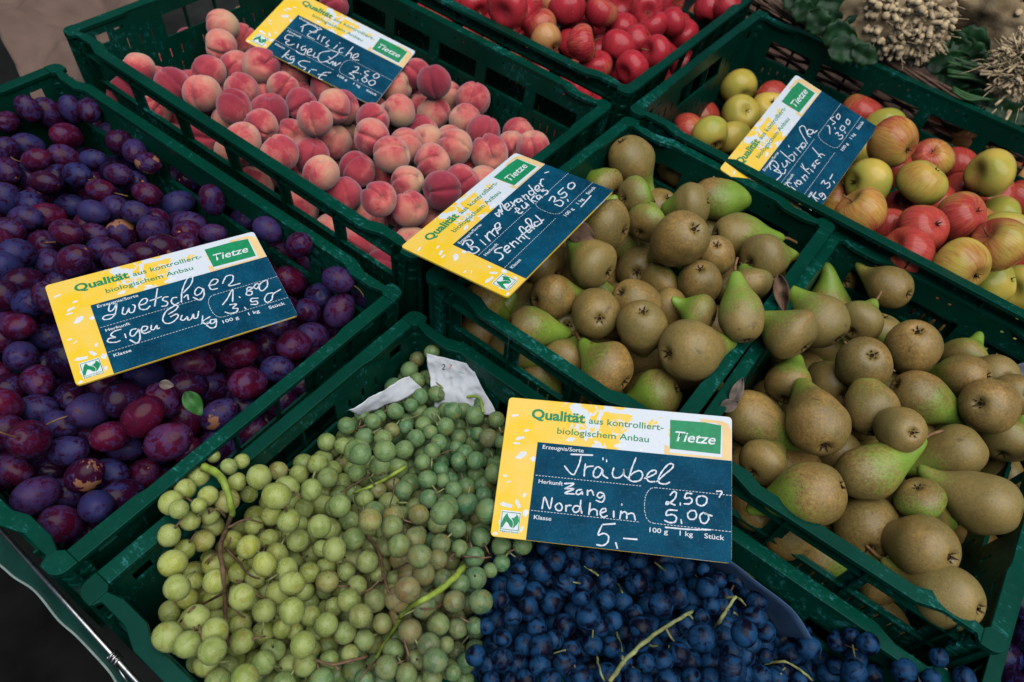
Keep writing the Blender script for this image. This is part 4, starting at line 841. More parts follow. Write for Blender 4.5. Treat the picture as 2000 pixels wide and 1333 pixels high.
def fill(k, kind, fixed, R0, var=.12, layers=3, region=None, seed=1, dens=1.0, avoid=.12, deep=1.5):
    rr = random.Random(seed); L, W = CR[k][4:]; cand = []
    for ly in range(layers):
        st = 1.86 * R0 / dens; y = 1.6 + R0; row = 0
        while y < W - 1.6 - R0 * .5:
            x = 1.6 + R0 + (row % 2) * st / 2 + (ly % 2) * st * .3
            while x < L - 1.6 - R0 * .5:
                u, v = x + rr.uniform(-.3, .3) * R0, y + rr.uniform(-.3, .3) * R0
                R = R0 * rr.uniform(1 - var, 1 + var); z = heap_z(k, u, v) - R - (deep + ly * 1.5) * R0 - rr.uniform(0, .5) * R0
                if z > -CRH[k] + R:
                    P = clamp_in(k, loc2w(k, u, v, z), R)
                    if region is None or region(u, v):
                        f = Fr(); f.P = P; f.R = R; f.kind = kind; f.ax = None; f.data = []; f.fixed = False; f.px = None; cand.append(f)
                x += st
            y += st * .87; row += 1
    # throw out candidates sitting in front of a listed fruit
    if fixed:
        FP = np.array([pix(f.P) for f in fixed]); Fr_ = np.array([F * f.R / p[2] for f, p in zip(fixed, FP)])
    keep = []
    for f in cand:
        if fixed:
            ok = False
            for _ in range(16):
                p = pix(f.P); r = F * f.R / p[2]; dd = np.hypot(FP[:, 0] - p[0], FP[:, 1] - p[1]); bad = (dd < (Fr_ + r) * .80) & (p[2] < FP[:, 2] + avoid)
                if not bad.any(): ok = True; break
                f.P = f.P + ray(p[0], p[1]) / 1.0 * (.45 * R0)
                q = w2loc(k, f.P)
                if q[2] < -CRH[k] + f.R * .7: break
            if not ok: continue
            f.P = clamp_in(k, f.P, f.R)
        keep.append(f)
    cand = keep
    if not cand: return []
    A = np.array([f.P for f in cand]); RA = np.array([f.R for f in cand])
    B = np.array([f.P for f in fixed]) if fixed else np.zeros((0, 3)); RB = np.array([f.R for f in fixed]) if fixed else np.zeros(0)
    for it in range(45):
        D = A[:, None] - A[None]; dist = np.linalg.norm(D, axis=2) + 1e-6; ov = np.maximum(0, (RA[:, None] + RA[None]) * .94 - dist); np.fill_diagonal(ov, 0)
        mv = (D / dist[..., None] * (ov * .32)[..., None]).sum(1)
        if len(B):
            D2 = A[:, None] - B[None]; d2 = np.linalg.norm(D2, axis=2) + 1e-6; o2 = np.maximum(0, (RA[:, None] + RB[None]) * .94 - d2); mv += (D2 / d2[..., None] * (o2 * .6)[..., None]).sum(1)
        mv[:, 2] = np.minimum(mv[:, 2], .008)
        n_ = np.linalg.norm(mv, axis=1); mv *= np.minimum(1, .8 * R0 / (n_ + 1e-6))[:, None]
        A += mv
        for i in range(len(A)): A[i] = clamp_in(k, A[i], RA[i])
    D = A[:, None] - A[None]; dist = np.linalg.norm(D, axis=2); np.fill_diagonal(dist, 1e9); order = np.argsort(-A[:, 2]); dead = np.zeros(len(A), bool)
    for i in order:
        if len(B):
            o = ((RA[i] + RB) - np.linalg.norm(A[i] - B, axis=1)).max()
            if o > .42 * R0: dead[i] = True; continue
        js = np.nonzero(((RA[i] + RA) - dist[i] > .62 * R0) & ~dead)[0]
        for j in js:
            if j != i: dead[j] = True
    out = []
    for i, f in enumerate(cand):
        if dead[i]: continue
        f.P = A[i]
        if fixed:
            p = pix(f.P); r = F * f.R / p[2]; dd = np.hypot(FP[:, 0] - p[0], FP[:, 1] - p[1])
            if ((dd < (Fr_ + r) * .78) & (p[2] < FP[:, 2] + avoid * .5)).any(): continue
        out.append(f)
    dodge(out)
    vis = visible(fixed, out)
    return [f for f, s_ in zip(out, vis) if s_]

def rot_to(axis, spin=0.0):
    q = Vector(axis).normalized().to_track_quat('Z', 'Y'); return (q @ Matrix.Rotation(spin, 4, 'Z').to_quaternion())
def rand_axis(r): 
    while True:
        v = np.array([r.uniform(-1, 1) for _ in range(3)]); n = np.linalg.norm(v)
        if .1 < n < 1: return v / n
def put(name, me, P, R, Rn, q, color, parent=None, parts=()):
    o = bpy.data.objects.new(name, me); C.objects.link(o); s_ = R / Rn
    o.location = Vector(P * S); o.rotation_mode = 'QUATERNION'; o.rotation_quaternion = q; o.scale = (s_,) * 3; o.color = color
    if parent is not None: o.parent = parent
    for pn, pm in parts: link(pn, pm, None, o)
    return o
ORD = ['', 'second ', 'third ', 'fourth ', 'fifth ', 'sixth ', 'seventh ', 'eighth ', 'ninth ', 'tenth ']
def ordinal(n):
    if n < 10: return ORD[n]
    n += 1; return '%d%s ' % (n, 'th' if 10 <= n % 100 <= 20 else {1: 'st', 2: 'nd', 3: 'rd'}.get(n % 10, 'th'))
def name_all(objs, marks, noun, look, cat, group):
    # objs: (object, centre); every label counts outwards from something one can find
    byk = {}
    for o, P in objs:
        p = pix(P)[:2]; k = min(range(len(marks)), key=lambda i: (marks[i][1] - p[0]) ** 2 + (marks[i][2] - p[1]) ** 2)
        byk.setdefault(k, []).append((math.hypot(marks[k][1] - p[0], marks[k][2] - p[1]), o))
    for k, L_ in byk.items():
        L_.sort(key=lambda a: a[0])
        for n, (_, o) in enumerate(L_): tag(o, '%s %s, %snearest to %s' % (look(o), noun, ordinal(n), marks[k][0]), cat, group)

NF = {}
def dodge(fs):
    for f in fs:
        for k_, (Rm, tr) in SIGN.items():
            Rm_ = np.array(Rm); q = Rm_.T @ (f.P - np.array(tr))
            ext = .55 * f.R
            if abs(q[0]) < SW / 2 + ext and abs(q[1]) < SH / 2 + ext and q[2] > -ST - f.R and q[2] < 14:
                need = -ST - f.R - .05 - q[2]
                ex_ = max(abs(q[0]) - SW / 2, abs(q[1]) - SH / 2, 0); need += (f.R - math.sqrt(max(0, f.R ** 2 - ex_ ** 2)))
                if f.px is not None:       # slide back along the line of sight so that it stays where it shows
                    d_ = f.d; a = Rm_[:, 2] @ d_
                    if a < -.2: f.t += need / a; f.P = CP + d_ * f.t; f.R = f.px[2] * f.t / F; continue
                f.P = f.P + Rm_[:, 2] * need
    return fs
# ---- plums
items = []
for (ox, oy), txt in PL:
    for e in txt.split('|'):
        q = e.split(); a, b = sorted((float(q[2]), float(q[3])), reverse=True); ang = float(q[4]) + (90 if float(q[3]) > float(q[2]) else 0)
        items.append((ox + float(q[0]) / 4.9375, oy + float(q[1]) / 4.9375, math.sqrt(a * b) / 4.9375, (a / b, ang, b / 4.9375, q[5])))
pf = place_list('plum', 'plum', items, 1.95)
for f in pf: assert f.R > 0
objs = []
def make_plum(f, r_):
    if f.px is not None:
        ab, ang, b, fl = f.data; c = math.sqrt(max(0, min(1, (ab * ab - 1) / (1.33 ** 2 - 1)))); a = math.radians(ang)
        sg = -1 if 'k' in fl or r_.random() < .5 else 1
        vx, vy = math.cos(a) * c, math.sin(a) * c
        if 'k' in fl and vy < 0 and r_.random() < .6: vx, vy = -vx, -vy
        ax = camvec(vx, vy, sg * math.sqrt(1 - c * c)); Rb = f.R / math.sqrt(max(1.0, ab)) * .985
        red = {'r': .85, 'p': .55, 'b': .32, 'd': .30}[fl[0]] + r_.uniform(-.15, .15); bl = {'r': .38, 'p': .55, 'b': .78, 'd': .3}[fl[0]] + (.28 if 'l' in fl else 0) - (.2 if 'g' in fl else 0)
        tan = 1.0 if 's' in fl else 0.0
    else:
        ax = rand_axis(r_); Rb = f.R * .9; red = r_.uniform(0, .7); bl = r_.uniform(.1, .6); tan = 0; fl = ''
    parts = []
    if 'k' in fl: parts.append(('stem', ME['plumstem']))
    elif r_.random() < .5: parts.append(('stem_scar', ME['plumscar']))
    o = put('plum', r_.choice(ME['plum']), f.P, Rb, 1.75, rot_to(ax, r_.uniform(0, 6.28)), (max(0, min(1, red)), max(0, bl), tan, 1), parts=parts)
    o['_k'] = fl[:1] or 'd'; return o
def plum_look(o):
    r, b, t = o.color[0], o.color[1], o.color[2]
    if t > .5: return 'scarred purple'
    return ('frosted ' if b > .75 else 'dusty ' if b > .5 else 'smooth ' if b < .2 else '') + ('red' if r > .8 else 'purple' if r > .45 else 'dark blue' if b > .5 else 'dark')
rg = random.Random(11); pfill = fill('plum', 'plum', pf, 1.85, avoid=.8, layers=3, seed=2)
objs = [(make_plum(f, rg), f.P) for f in pf + pfill]; NF['plum'] = (len(pf), len(pfill))
PM = [("the plum sign's upper left corner", 90, 566), ("the plum sign's upper right corner", 494, 453), ("the plum sign's lower right corner", 582, 617), ("the plum sign's lower left corner", 152, 752), ("the plum crate's far corner", 118, 140),
      ("the plum crate's right corner", 760, 575), ("the plum crate's bottom corner", 115, 1100), ("the green leaf among the plums", 378, 785), ("the photo's left edge beside the sign", 0, 480), ("the photo's left edge below the sign", 0, 800), ("the middle of the peach crate's long rim", 400, 300), ("the grape crate's upper rim", 300, 950)]
name_all(objs, PM, 'plum', plum_look, 'plum', 'plums heaped in the left crate')
# a few plums of the crate beyond the outer pears
sf = fill('side', 'plum', [], 1.9, layers=2, seed=5, region=lambda u, v: u < 9 and 2 < v < 32)
so_ = [(make_plum(f, rg), f.P) for f in sf]
for o, _ in so_: o.color = (.05, .35, 0, 1)
name_all(so_, [("the photo's right edge, beyond the outer pear crate", 1998, 1240)], 'plum', plum_look, 'plum', 'plums in the crate at the right edge')

# ---- peaches
pf = place_list('peach', 'peach', lst(PEACH), 2.75)
pfill = fill('peach', 'peach', pf, 2.5, avoid=.8, layers=3, seed=3); NF['peach'] = (len(pf), len(pfill)); rg = random.Random(5); objs = []
for f in pf + pfill:
    ax = camvec(rg.uniform(-1, 1), rg.uniform(-1, .6), rg.uniform(-.9, .7)); c = (max(0, min(1, rg.gauss(.16, .3))), 0, 0, 1)
    ax = camvec(rg.uniform(-1, 1), rg.uniform(-1, .2), rg.uniform(-.7, .1)); xd = Vector(camvec(rg.uniform(-.8, .8), rg.uniform(-.7, .7), -.9)); z_ = Vector(ax).normalized(); x_ = (xd - z_ * xd.dot(z_)).normalized()
    o = put('peach', rg.choice(ME['peach']), f.P, f.R, 2.9, Matrix((x_, z_.cross(x_), z_)).transposed().to_quaternion(), c); objs.append((o, f.P))
pm = [("the peach sign's lower left corner", 479, 79), ("the peach sign's lower right corner", 733, 207), ("the peach sign's upper right corner", 811, 100), ("the peach crate's left corner", 117, 60), ("the peach crate's right corner", 1205, 215), ("the peach crate's front corner", 800, 490),
      ("the pear sign's upper edge", 900, 390), ("the middle of the peach crate's front rim", 450, 290), ("the middle of the red apple crate's rim", 1000, 110), ("the open middle of the peach heap", 640, 270)]
name_all(objs, pm, 'peach', lambda o: 'deep red' if o.color[0] > .75 else 'rosy' if o.color[0] > .45 else 'pale blushed' if o.color[0] > .25 else 'creamy pale', 'peach', 'peaches heaped in one crate')

# ---- red apples
pf = place_list('red', 'redapple', lst(RED), 2.9)
pfill = fill('red', 'redapple', pf, 2.7, layers=2, seed=4, region=lambda u, v: u > 14 and v < 30); NF['red'] = (len(pf), len(pfill)); rg = random.Random(8); objs = []
for f in pf + pfill:
    ax = camvec(rg.uniform(-1, 1), rg.uniform(-1, 1), rg.uniform(-1, .5)); i = rg.randrange(3)
    o = put('apple', ME['redapple'][i], f.P, f.R, 3.0, rot_to(ax, rg.uniform(0, 6.28)), (max(0, min(1, rg.gauss(.62, .32))), 0, 0, 1), parts=[('calyx', ME['redcalyx'])] + ([('stem', ME['applestem'])] if rg.random() < .5 else [])); objs.append((o, f.P))
name_all(objs, [("the red apple crate's near corner", 1228, 165), ("the photo's top edge above the peach crate", 980, 0), ("the photo's top edge left of the celeriac basket", 1400, 10), ("the middle of the red apple heap", 1200, 40)], 'apple', lambda o: 'glossy crimson' if o.color[0] > .8 else 'bright red' if o.color[0] > .5 else 'orange-red', 'apple', 'red apples in the raised crate')

# ---- yellow apples
pf = place_list('apple', 'apple', lst(APPLE), 3.35)
pfill = fill('apple', 'apple', pf, 3.1, deep=1.9, avoid=1.4, layers=3, seed=6, region=lambda u, v: u < 54); NF['apple'] = (len(pf), len(pfill)); rg = random.Random(9); objs = []
for f in pf + pfill:
    col = f.data[0] if f.data else rg.choice('grmry'); c = {'g': .05, 'y': .27, 'm': .68, 'r': .97}[col] + rg.uniform(-.05, .05)
    if f.data and len(f.data) > 2:
        dx, dy = float(f.data[1]) / 2.963 / f.px[2], float(f.data[2]) / 2.963 / f.px[2]; ax = -camvec(dx, dy, -math.sqrt(max(.05, 1 - dx * dx - dy * dy)))
    else: ax = camvec(rg.uniform(-1, 1), rg.uniform(-1, .2), rg.uniform(-.5, .8))
    o = put('apple', rg.choice(ME['apple']), f.P, f.R, 3.4, rot_to(ax, rg.uniform(0, 6.28)), (max(0, c), 0, 0, 1), parts=[('calyx', ME['applecalyx'])] + ([('stem', ME['applestem'])] if rg.random() < .6 else [])); objs.append((o, f.P))
name_all(objs, [("the apple sign's upper corner", 1555, 150), ("the apple sign's right corner", 1713, 250), ("the apple sign's lower end", 1590, 400), ("the apple crate's left corner", 1250, 215), ("the photo's right edge at the yellow apples", 2000, 400), ("the middle of the apple crate's front rim", 1800, 520), ("the wicker basket's front edge", 1800, 230)],
         'apple', lambda o: 'green' if o.color[0] < .12 else 'yellow' if o.color[0] < .35 else 'yellow and red' if o.color[0] < .75 else 'mostly red', 'apple', 'yellow and red apples in one crate')

# ---- pears
def pear_axis(q, px, py, r):
    mode, tx, ty = q[0], float(q[1]) - px, float(q[2]) - py
    if mode in 'tT':
        L_ = 2.05 * r; n = math.hypot(tx, ty); k = min(1, max(n / L_, .90 if mode == 't' else .8)); a = tx / max(n, 1e-6) * k, ty / max(n, 1e-6) * k
        return camvec(a[0], a[1], (1 if mode == 't' else -1) * math.sqrt(max(0, 1 - k * k)))
    dx, dy = tx / r * .9, ty / r * .9; n = math.hypot(dx, dy)
    if n > .93: dx *= .93 / n; dy *= .93 / n
    return camvec(-dx, -dy, math.sqrt(max(.02, 1 - dx * dx - dy * dy)))
rg = random.Random(21)
for k in ('pear', 'pear2'):
    its = []
    for e in PEAR[k].split('|'):
        q = e.split(); its.append((float(q[0]), float(q[1]), float(q[2]), q[3:]))
    pf = place_list(k, 'pear', its, 2.85, lim=2.2)
    fx = list(pf)
    for f in pf:
        f.ax = pear_axis(f.data, *f.px); n = Fr(); n.P = f.P + f.ax * f.R * 1.25; n.R = f.R * .5; n.kind = 'x'; n.px = None; n.data = []; n.ax = None; n.fixed = True; fx.append(n)
    pfill = fill(k, 'pear', fx, 2.7, layers=3, seed=7, dens=.9, deep=2.1, avoid=1.2); NF[k] = (len(pf), len(pfill)); objs = []
    for f in pf + pfill:
        if f.px: ax = f.ax; g = float(f.data[3]); stem = 'k' in f.data[4:]
        else: ax = camvec(rg.uniform(-1, 1), rg.uniform(-.8, 1), rg.uniform(-.5, .7)); g = rg.uniform(0, .9); stem = False
        sz_ = 1.0
        if f.px and f.data[0] in 'tT': sz_ = max(.68, min(1.15, math.hypot(float(f.data[1]) - f.px[0], float(f.data[2]) - f.px[1]) / (2.05 * f.px[2] * .93)))
        i = rg.randrange(4); o = put('pear', ME['pear'][i], f.P, f.R, 2.9, rot_to(ax, rg.uniform(0, 6.28)), (g, 0, 0, 1), parts=[('calyx', ME['pearcalyx'])] + ([('stem', ME['pearstem'][i])] if stem or rg.random() < .5 else []))
        o.scale[2] *= sz_
        o['_c'] = 1 if (f.px and f.data[0] == 'c') else 0; objs.append((o, f.P))
    mk = {'pear': [("the pear sign's right corner", 1198, 373), ("the pear sign's lower corner", 988, 580), ("the small pear crate's far corner", 1240, 235), ("the small pear crate's right corner", 1620, 450), ("the grape sign's upper edge", 1230, 795), ("the brown leaf between the crates", 1525, 570), ("the pear crate's left corner", 840, 550)],
          'pear2': [("the outer pear crate's far corner", 1640, 455), ("the outer pear crate's near corner", 1940, 1270), ("the grape sign's upper right corner", 1428, 815), ("the white tissue in the outer pear crate", 1960, 730), ("the photo's right edge at the outer pears", 2000, 930), ("the middle of the outer pear crate's front rim", 1640, 1090), ("the upright pear in the outer crate", 1701, 790)]}[k]
    name_all(objs, mk, 'pear', lambda o: ('green-necked' if o.color[0] > .6 else 'russet brown' if o.color[0] < .25 else 'brownish green') + (' end-on' if o.get('_c') else ''), 'pear', 'brown pears in the two small crates')

# ---- grapes
gf = place_list('grape', 'grape', lst(GREEN), .98, .8, 3.2); bf = place_list('grape', 'bgrape', lst(BLUE), .98, .8, 3.0)
def fill_grape(kind, fixed, region, seed, layers): return fill('grape', kind, fixed, .95, layers=layers, seed=seed, region=region, dens=.98, avoid=2.8, deep=3.2)
def px_of(u, v):
    P = loc2w('grape', u, v, heap_z('grape', u, v)); return pix(P)
def greenside(u, v):
    p = px_of(u, v); return p[0] < 900 + max(0, (1050 - p[1])) * .45 and not (p[0] < 330 + 0 * p[1]) and p[1] > 690
def blueside(u, v):
    p = px_of(u, v); return not (p[0] < 930 + max(0, (1080 - p[1])) * .5) and not (p[0] > 1530 and p[1] < 1240) and not (p[1] < 1060 + max(0, p[0] - 1380) * .75)
gfill = fill_grape('grape', gf + bf, greenside, 12, 4); bfill = fill_grape('bgrape', gf + bf + gfill, blueside, 13, 4); NF['grapes'] = (len(gf), len(gfill), len(bf), len(bfill))
GB = [('green', 'yellow-green grape bunch on a thick green stalk, nearest the crate corner', 440, 1090), ('green', 'green grape bunch with reddened grapes beside the blue grapes', 790, 1180), ('green', 'small green grape bunch on the newspaper in the crate corner', 850, 780),
      ('green', 'dark green grape bunch between the newspaper and the grape sign', 860, 960), ('green', 'green grape bunch low beside the plum crate rim', 640, 900), ('green', 'green grape bunch cut by the bottom edge of the photo', 600, 1290),
      ('blue', 'blue grape bunch directly beneath the grape sign', 1150, 1130), ('blue', 'blue grape bunch at the bottom edge beside the green grapes', 1020, 1290), ('blue', 'blue grape bunch with a bare yellow-green stalk in its middle', 1290, 1240), ('blue', 'blue grape bunch against the blue-grey card', 1440, 1170), ('blue', 'sparse blue grape bunch under the outer pear crate', 1620, 1270)]
roots = []
for col, lab, bx, by in GB:
    r = empty('grape_bunch', (0, 0, 0)); tag(r, lab, 'grapes', 'bunches of %s grapes' % col); roots.append(r)
rg = random.Random(31); cnt = [0] * len(GB); GRAPES = []
for f in gf + gfill + bf + bfill:
    p = pix(f.P); blue = f.kind == 'bgrape'; i = min((j for j in range(len(GB)) if (GB[j][0] == 'blue') == blue), key=lambda j: (GB[j][2] - p[0]) ** 2 + (GB[j][3] - p[1]) ** 2)
    dd = math.hypot((p[0] - 430) / 1.0, (p[1] - 1090)) / 260.0
    yel = max(0, min(1, 1.15 - dd * .75 + rg.uniform(-.15, .15))) if not blue else rg.random()
    red = max(0, 1 - math.hypot(p[0] - 800, (p[1] - 1170) * .8) / 190) * rg.uniform(.2, 1.0) if not blue else 0
    red = max(red, .5 if (not blue and rg.random() < .06) else 0)
    o = put('grape', rg.choice(ME['bgrape' if blue else 'grape']), f.P, f.R * (1.08 if blue else 1.0), .95, rot_to(rand_axis(rg), 0), (yel, 0, red, 1), parent=roots[i]); cnt[i] += 1; GRAPES.append((f.P, f.R, i))
NF['bunch'] = cnt
GP = np.array([g[0] for g in GRAPES]); GR = np.array([g[1] for g in GRAPES]); GPX = np.array([pix(p) for p in GP])
def front_t(px, py, pad=.0):
    # camera depth of the nearest grape surface around this pixel
    r = F * GR / GPX[:, 2]; d = np.hypot(GPX[:, 0] - px, GPX[:, 1] - py); ok = d < r * 1.0
    if not ok.any(): ok = d < r * 2.2
    if not ok.any(): return surf_depth('grape', px, py, .5)
    return (GPX[ok, 2] - GR[ok] * np.sqrt(np.maximum(0, 1 - (d[ok] / r[ok]) ** 2))).min() - pad
def stalk(parent, mat, pts, r0, r1, name='stalk', lift=.32):
    ts = [front_t(x, y, lift) for x, y in pts]
    ts = [min(t, (ts[max(i - 1, 0)] + ts[min(i + 1, len(ts) - 1)]) / 2 + .25) for i, t in enumerate(ts)]
    P = smooth_path([CP + ray(x, y) * t for (x, y), t in zip(pts, ts)], 4); n = len(P)
    P = [p + np.array([noise.noise(Vector(p * 1.3)), noise.noise(Vector(p * 1.3 + 9)), 0]) * .08 for p in P]
    rs = [(r0 + (r1 - r0) * i / (n - 1)) * (1 + .25 * noise.noise(Vector(P[i] * 2.0))) for i in range(n)]
    mb = MB(); mb.tube(P, [q * 1.25 for q in rs], 7); return link(name, mb.mesh(name, True), M[mat], parent)
ST_ = [(0, 'stemgreen', .30, .22, "397,912 425,925 440,950 450,985 455,1008"), (0, 'stembrown', .17, .13, "453,1005 440,1040 430,1075 436,1120 438,1170 441,1215 447,1262"), (0, 'stembrown', .10, .06, "438,1110 465,1135 500,1162 540,1185"), (0, 'stembrown', .10, .06, "434,1160 400,1178 372,1192 352,1215"), (0, 'stembrown', .10, .05, "440,1070 468,1100 490,1125 530,1133"), (0, 'stembrown', .09, .05, "446,1030 480,1015 512,1022"), (0, 'stembrown', .09, .05, "432,1070 412,1090 398,1120"), (0, 'stembrown', .08, .05, "444,1180 470,1200 500,1220"), (0, 'stembrown', .09, .05, "440,1010 425,995 408,1003"), (0, 'stembrown', .07, .04, "450,1050 440,1075 415,1085 400,1100"),
 (1, 'stemgreen', .24, .16, "905,1108 888,1128 860,1152 825,1172 795,1190 782,1208"), (1, 'stemgreen', .16, .13, "785,1205 770,1228 745,1268 718,1308"), (1, 'stembrown', .12, .09, "716,1045 738,1075 748,1115 758,1155 778,1200"), (1, 'stembrown', .10, .07, "785,1215 790,1250 800,1290"), (1, 'stembrown', .08, .05, "750,1120 725,1150 700,1160"), (1, 'stembrown', .07, .05, "765,1115 785,1105 800,1098"), (1, 'stembrown', .07, .05, "800,1180 830,1190 860,1182 872,1158"), (5, 'stembrown', .12, .09, "720,1282 690,1290 650,1298 615,1290"), (5, 'stembrown', .09, .06, "735,1290 715,1310 700,1330"),
 (3, 'stemgreen', .16, .10, "792,912 760,932 725,950 690,964"), (3, 'stembrown', .09, .06, "750,925 720,930 690,948 665,962"), (3, 'stempale', .07, .05, "695,950 690,975 700,998"), (3, 'stembrown', .07, .05, "770,935 768,965 760,990"), (3, 'stembrown', .08, .05, "900,1085 935,1090 960,1088"), (2, 'stemgreen', .13, .11, "878,780 905,777 935,776 943,805"), (2, 'stempale', .10, .08, "880,778 862,756 845,742 832,735"), (2, 'stempale', .09, .06, "876,782 845,795 815,812 785,822"), (2, 'stempale', .07, .05, "862,758 858,775 875,782"), (2, 'stempale', .07, .05, "840,795 845,812 855,830"), (2, 'stembrown', .08, .05, "915,870 880,880 850,892"),
 (8, 'stempale', .15, .13, "1190,1332 1205,1312 1218,1294 1238,1274 1255,1257 1299,1226 1337,1203 1352,1195"), (8, 'stempale', .11, .09, "1218,1292 1213,1268 1208,1245 1204,1233"), (8, 'stempale', .08, .06, "1216,1294 1240,1306 1262,1312"), (8, 'stempale', .08, .06, "1255,1255 1275,1262 1285,1262"), (8, 'stempale', .08, .06, "1300,1226 1310,1245 1318,1255"), (8, 'stempale', .08, .06, "1165,1280 1172,1310 1180,1330"), (9, 'stempale', .13, .11, "1394,1231 1408,1210 1418,1193 1430,1175 1438,1165"), (9, 'stempale', .09, .07, "1418,1190 1438,1200 1442,1205"), (9, 'stempale', .09, .07, "1436,1166 1420,1168 1418,1172"), (9, 'stempale', .09, .07, "1440,1168 1450,1176 1458,1186"), (9, 'stempale', .10, .08, "1332,1205 1345,1202 1353,1210"), (10, 'stempale', .11, .09, "1492,1297 1510,1294 1532,1293 1555,1303 1570,1315 1586,1330"), (10, 'stempale', .08, .06, "1545,1298 1530,1308 1525,1318"), (6, 'stempale', .09, .07, "1142,1105 1155,1115 1170,1125"), (6, 'stempale', .08, .06, "1205,1140 1212,1150 1215,1158"), (6, 'stempale', .08, .06, "1278,1098 1290,1108 1300,1115")]
for i, mt, r0, r1, txt in ST_: stalk(roots[i], mt, [tuple(map(float, q.split(','))) for q in txt.split()], r0, r1)
# short footstalks from about one grape in three to its neighbour
rg = random.Random(41)
for i, (P, R, b) in enumerate(GRAPES):
    if rg.random() > (.55 if GB[b][0] == 'green' else .16): continue
    d = np.linalg.norm(GP - P, axis=1); js = [j for j in np.argsort(d)[1:7] if GRAPES[j][2] == b]
    if len(js) < 2: continue
    Q = (GP[js[0]] + GP[js[1]]) / 2; v = Q - P; n = np.linalg.norm(v)
    if n < 1e-3 or n > 4: continue
    v /= n; up = -ray(*pix(P)[:2]); up /= np.linalg.norm(up); s0 = P + (v * .75 + up * .66) * R * .98; s1 = s0 + v * .55 + up * .12; s2 = s1 + v * .5 - up * .3
    mb = MB(); mb.tube([s0, s1, s2], [.11, .075, .075], 5); link('footstalk', mb.mesh('footstalk', True), M['stempale' if rg.random() < .6 else 'stembrown'], roots[b])
for k_ in [o for o in bpy.data.objects if o.get('_k') is not None]: del k_['_k']
for k_ in [o for o in bpy.data.objects if o.get('_c') is not None]: del k_['_c']
print('FRUIT', NF)
# ------------------------------------------------------------------ papers, leaves, basket, celeriac, rod
def at_v(px, py, v): d = ray(px, py); return CP + d * ((v - CP[1]) / d[1])
def at_u(px, py, u): d = ray(px, py); return CP + d * ((u - CP[0]) / d[0])
def sheet(name, corners, nx, ny, amp, seed, mat, k=.35, thick=.03, facets=0.0):
    A, B, C_, D = [np.array(c, float) for c in corners]; nrm = np.cross(B - A, D - A); nrm /= np.linalg.norm(nrm) + 1e-9
    mb = MB(); g = lambda i, j: j * (nx + 1) + i
    for j in range(ny + 1):
        for i in range(nx + 1):
            a, b = i / nx, j / ny; P = (A * (1 - a) + B * a) * (1 - b) + (D * (1 - a) + C_ * a) * b
            q = Vector(P * k) + Vector((seed * 3.7, seed, 0)); h = noise.noise(q) * amp + amp * .8 * abs(noise.noise(q * 1.9)) + amp * facets * abs(noise.noise(q * 4.1))
            e = Vector(P * .8 + seed); P = P + nrm * h + (B - A) / np.linalg.norm(B - A) * noise.noise(e) * amp * .35
            mb.v.append(tuple(P))
    mb.f = [(g(i, j), g(i + 1, j), g(i + 1, j + 1), g(i, j + 1)) for j in range(ny) for i in range(nx)]
    o = link(name, mb.mesh(name, True), mat); s_ = o.modifiers.new('thickness', 'SOLIDIFY'); s_.thickness = thick * S; return o
o = sheet('paper_bag', [(-42, 8, -12), (-1.6, -6, -11), (-1.4, 10, -9), (-22, 26, -8)], 44, 34, 2.2, 3, M['bag'], .11, facets=.25); tag(o, 'crumpled brown paper bag beyond the far corner of the plum crate', 'paper bag')
# newspaper in the grape crate
def gz_(px, py, z): return at_z(px, py, CR['grape'][2] + z)
o = sheet('newspaper', [gz_(833, 690, -.6), gz_(918, 712, -.9), gz_(972, 812, -4.2), gz_(848, 800, -4.6)], 26, 26, .55, 8, M['news'], .45, .01, .5); tag(o, 'crumpled newspaper sheet upright in the far corner of the grape crate', 'newspaper')
_dg = bpy.context.evaluated_depsgraph_get()
for txt, (px, py), sz, mt in (('2', (862, 722), 1.0, 'ink'), ('7', (876, 721), .8, 'inkred'), ('Wetter', (893, 728), .35, 'inkteal')):
    me = text_mesh('newspaper_print', txt, 0, .45 * sz * len(txt) * .8, 0, sz * .62, .01, 0); me.materials.append(M[mt])
    q = o.modifiers  # lettering lies just in front of the sheet
    P = gz_(px, py, -1.25) - ray(px, py) * .45; t_ = link('newspaper_print', me, None, o)
    z_ = Vector(-ray(px, py)).normalized(); x_ = Vector(camvec(.97, .22, 0)); x_ = (x_ - z_ * x_.dot(z_)).normalized(); y_ = z_.cross(x_)
    mw = Matrix((x_, y_, z_)).transposed().to_4x4(); mw.translation = Vector(P * S); t_.matrix_world = mw
o = sheet('newspaper', [gz_(682, 803, -1.6), gz_(800, 736, -1.4), gz_(828, 762, -3.0), gz_(706, 816, -3.4)], 26, 12, .35, 4, M['news'], .4, .01, .4); tag(o, 'newspaper edge along the inner wall of the grape crate, beside the plum crate', 'newspaper')
pl_ = [(1372, 1080), (1430, 1100), (1490, 1140), (1545, 1192), (1588, 1246)]
mb = MB(); top = smooth_path([gz_(x, y, -.9) for x, y in pl_], 5); n_ = len(top)
for j in range(6):
    for i, p in enumerate(top): mb.v.append((p[0] - j * .35, p[1] + .15 * j + .2 * math.sin(i * .5), p[2] - j * .95))
mb.f = [(j * n_ + i, j * n_ + i + 1, (j + 1) * n_ + i + 1, (j + 1) * n_ + i) for j in range(5) for i in range(n_ - 1)]
o = link('card_liner', mb.mesh('card_liner', True), M['bluepaper']); s_ = o.modifiers.new('thickness', 'SOLIDIFY'); s_.thickness = .0008; tag(o, 'blue-grey card liner curving behind the blue grapes', 'card')
